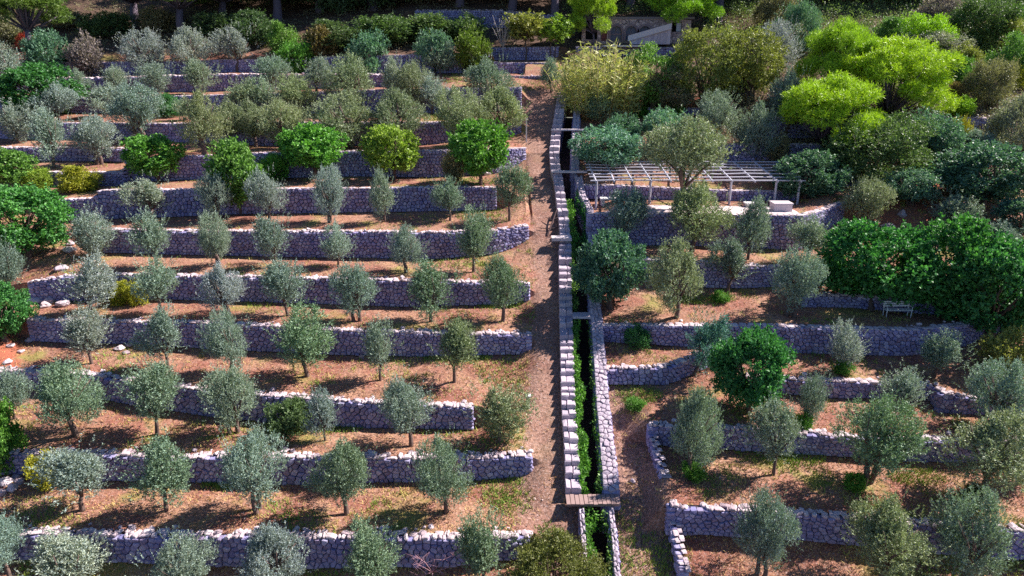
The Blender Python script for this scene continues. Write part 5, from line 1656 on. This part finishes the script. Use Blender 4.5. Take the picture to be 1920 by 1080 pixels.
ivy('darker ivy along the stairs halfway up', STEP_R, 1, 690, 595, 1600, 0.7, 'bright', spread=0.35)
ivy('ivy tufts beside the stairs near the leaning dark tree', STEP_R, 1, 575, 455, 2000, 0.8, 'green', spread=0.4)
ivy('bright ivy mass in the channel beside the fallen branch', STEP_R, 1, 455, 372, 2200, 0.9, 'bright', spread=0.5)
ivy('dark ivy cover on the right channel side below the pergola corner', CHAN_L, -1, 455, 355, 2400, 1.2, 'dark', spread=0.35)
ivy('sparse ivy on the right channel side above the bridge', CHAN_L, -1, 915, 600, 1900, 0.9, 'green', spread=0.22)
ivy('sparse dark ivy on the right channel side below the bridge', CHAN_L, -1, 1130, 950, 900, 1.0, 'green', spread=0.3)

# ------------------------------------------------------------------ grass, straw, loose stones, undergrowth
def scatter(n, accept, seed, y0=172, y1=1085, x0=-60, x1=1980):
    rng = np.random.default_rng(seed); out = []
    W = np.random.default_rng(seed + 1)
    ys = []
    tries = 0
    while len(out) < n and tries < n * 12:
        tries += 1
        px, py = rng.uniform(x0, x1), y0 + (y1 - y0) * rng.random() ** 0.85
        ry, rz = ray(py)
        h = BVH.ray_cast(CAMP, Vector(((px - 960) / FPX, ry, rz)).normalized())
        if h[0] is None or abs(h[1].z) < 0.75: continue
        a = accept(px, py, h[0], rng)
        if a is None: continue
        out.append((h[0], a))
    return out

def on_path(px, py): return lerp_line([(170, 986), (300, 990), (420, 1000), (600, 1004), (760, 992), (900, 980), (1000, 968), (1100, 960)], py) < px < lerp_line(STEP_L, py)
def in_chan(px, py): return lerp_line(STEP_L, py) - 2 < px < lerp_line(CHAN_R, py) + 2

def acc_grass(px, py, p, rng):
    if in_chan(px, py): return None
    if 1105 < px < 1500 and 340 < py < 405: return None
    if on_path(px, py):
        return 0.15 * rng.random() if rng.random() < 0.15 else None
    g = float(fnoise(p.x, p.y, 0.55, 1.0)) + 0.35 * float(fnoise(p.x, p.y, 1.9, 5.0))
    bias = 0.42 * sstep(700, 960, px) * (px < 1000) + (0.1 if px > 1130 else 0)
    v = g + bias
    if v > 0.42: return 0.6 + 0.4 * rng.random()
    if v > 0.12: return 0.3 + 0.3 * rng.random()
    return 0.35 * rng.random() if rng.random() < 0.55 else None
pts = scatter(15000, acc_grass, 5)
LUSH = [(945, 690, 55, 40), (905, 402, 55, 14), (935, 562, 50, 16), (1490, 862, 60, 16), (1725, 893, 60, 16), (955, 930, 45, 40), (850, 672, 70, 12), (860, 490, 90, 12), (600, 800, 80, 14), (985, 160, 60, 10), (860, 148, 40, 10), (815, 220, 25, 6), (880, 340, 90, 7), (420, 905, 40, 12), (1200, 740, 40, 16), (1900, 1010, 60, 20), (1320, 560, 60, 10)]
for i_, (lx, ly, la, lb) in enumerate(LUSH):
    pts += scatter(130, lambda px, py, p, r_: (0.72 + 0.28 * r_.random()) if ((px - lx) / la) ** 2 + ((py - ly) / lb) ** 2 < 1 and not in_chan(px, py) else None, 300 + i_, ly - lb, ly + lb, lx - la, lx + la)
rng = np.random.default_rng(9)
BV, TONE = [], []
for p, tone in pts:
    for k in range(7 if tone > 0.55 else 5):
        b = np.array(p) + np.array([rng.normal() * 0.12, rng.normal() * 0.12, -0.01])
        h = rng.uniform(0.07, 0.19) * (1.1 if tone > 0.5 else 0.75); a = rng.uniform(0, 6.283)
        s = np.array([math.cos(a), math.sin(a), 0]) * 0.022
        t = b + np.array([rng.normal() * 0.07, rng.normal() * 0.07, h])
        BV += [b - s, b + s, t]; TONE.append(tone + rng.normal() * 0.06)
gme = mk_mesh('grass', np.array(BV), np.arange(len(BV)).reshape(-1, 3), M['grass'])
at = gme.attributes.new('tone', 'FLOAT', 'FACE'); at.data.foreach_set('value', np.clip(TONE, 0, 1).astype(np.float32))
tag(link('grass', gme), 'dry straw and short green grass on the terraces', 'grass', kind='stuff')

def acc_stone(px, py, p, rng):
    if in_chan(px, py): return None
    if on_path(px, py): return 1.0
    if 1130 < px < 1280 and py > 700: return 1.0
    return 0.6 if rng.random() < 0.22 else None
V, F = [], []
for p, k in scatter(12000, acc_stone, 11):
    q = rng.uniform(0.04, 0.095) * (1.0 if rng.random() < 0.96 else 1.8)
    sv, sf = STONES[rng.integers(len(STONES))]
    m = np.array(smat(p + Vector((0, 0, q * 0.12)), rng.uniform(0, 6.28), q, q * 0.8, q * 0.5, rng.uniform(-0.5, 0.5), rng.uniform(-0.5, 0.5)))
    b = len(V); V += (np.array(sv) @ m[:3, :3].T + m[:3, 3]).tolist(); F += [tuple(i + b for i in f) for f in sf]
tag(link('gravel', mk_mesh('gravel', V, F, M['gravel'])), 'loose pale stones on the path and terraces', 'gravel', kind='stuff')

# undergrowth that fills the slopes between the shrubs at the top and the upper right
def under(zones, n, seed, leaf, tall=1.0):
    rng = np.random.default_rng(seed); P = []; 
    for (x0, x1, y0, y1, share) in zones:
        m = int(n * share); got = 0
        while got < m:
            px, py = rng.uniform(x0, x1), rng.uniform(y0, y1); ry, rz = ray(py)
            h = BVH.ray_cast(CAMP, Vector(((px - 960) / FPX, ry, rz)).normalized()); got += 1
            if h[0] is None: continue
            p = h[0]
            k = float(fnoise(p.x, p.y, 0.6, 2.0))
            if k < -0.45: continue
            hgt = (0.3 + 0.9 * max(k, 0)) * tall
            for _ in range(16):
                P.append((p.x + rng.normal() * 0.35, p.y + rng.normal() * 0.35, p.z + hgt * rng.random()))
    P = np.array(P); D = unit(rng.normal(size=P.shape) + np.array([0, 0, 0.6]))
    return leaf_quads(P, D, leaf * rng.uniform(0.6, 1.3, len(P)), leaf * 0.4, rng)
V, F = under([(1340, 1980, -60, 300, 0.62), (-40, 960, -20, 95, 0.22), (1040, 1440, -60, 200, 0.16)], 7000, 21, 0.2)
o = link('undergrowth', mk_mesh('undergrowth', V, F, M['leaf'])); o.color = (*C['gbrown'], 1)
tag(o, 'dense low scrub between the shrubs of the upper slope', 'scrub', kind='stuff')
V, F = under([(1320, 1990, -70, 110, 0.75), (1060, 1340, -70, 30, 0.25)], 6000, 22, 0.24, 2.6)
o = link('thicket', mk_mesh('thicket', V, F, M['leaf'])); o.color = (0.12, 0.18, 0.07, 1)
tag(o, 'tall green thicket covering the hillside at the top right', 'thicket', kind='stuff')
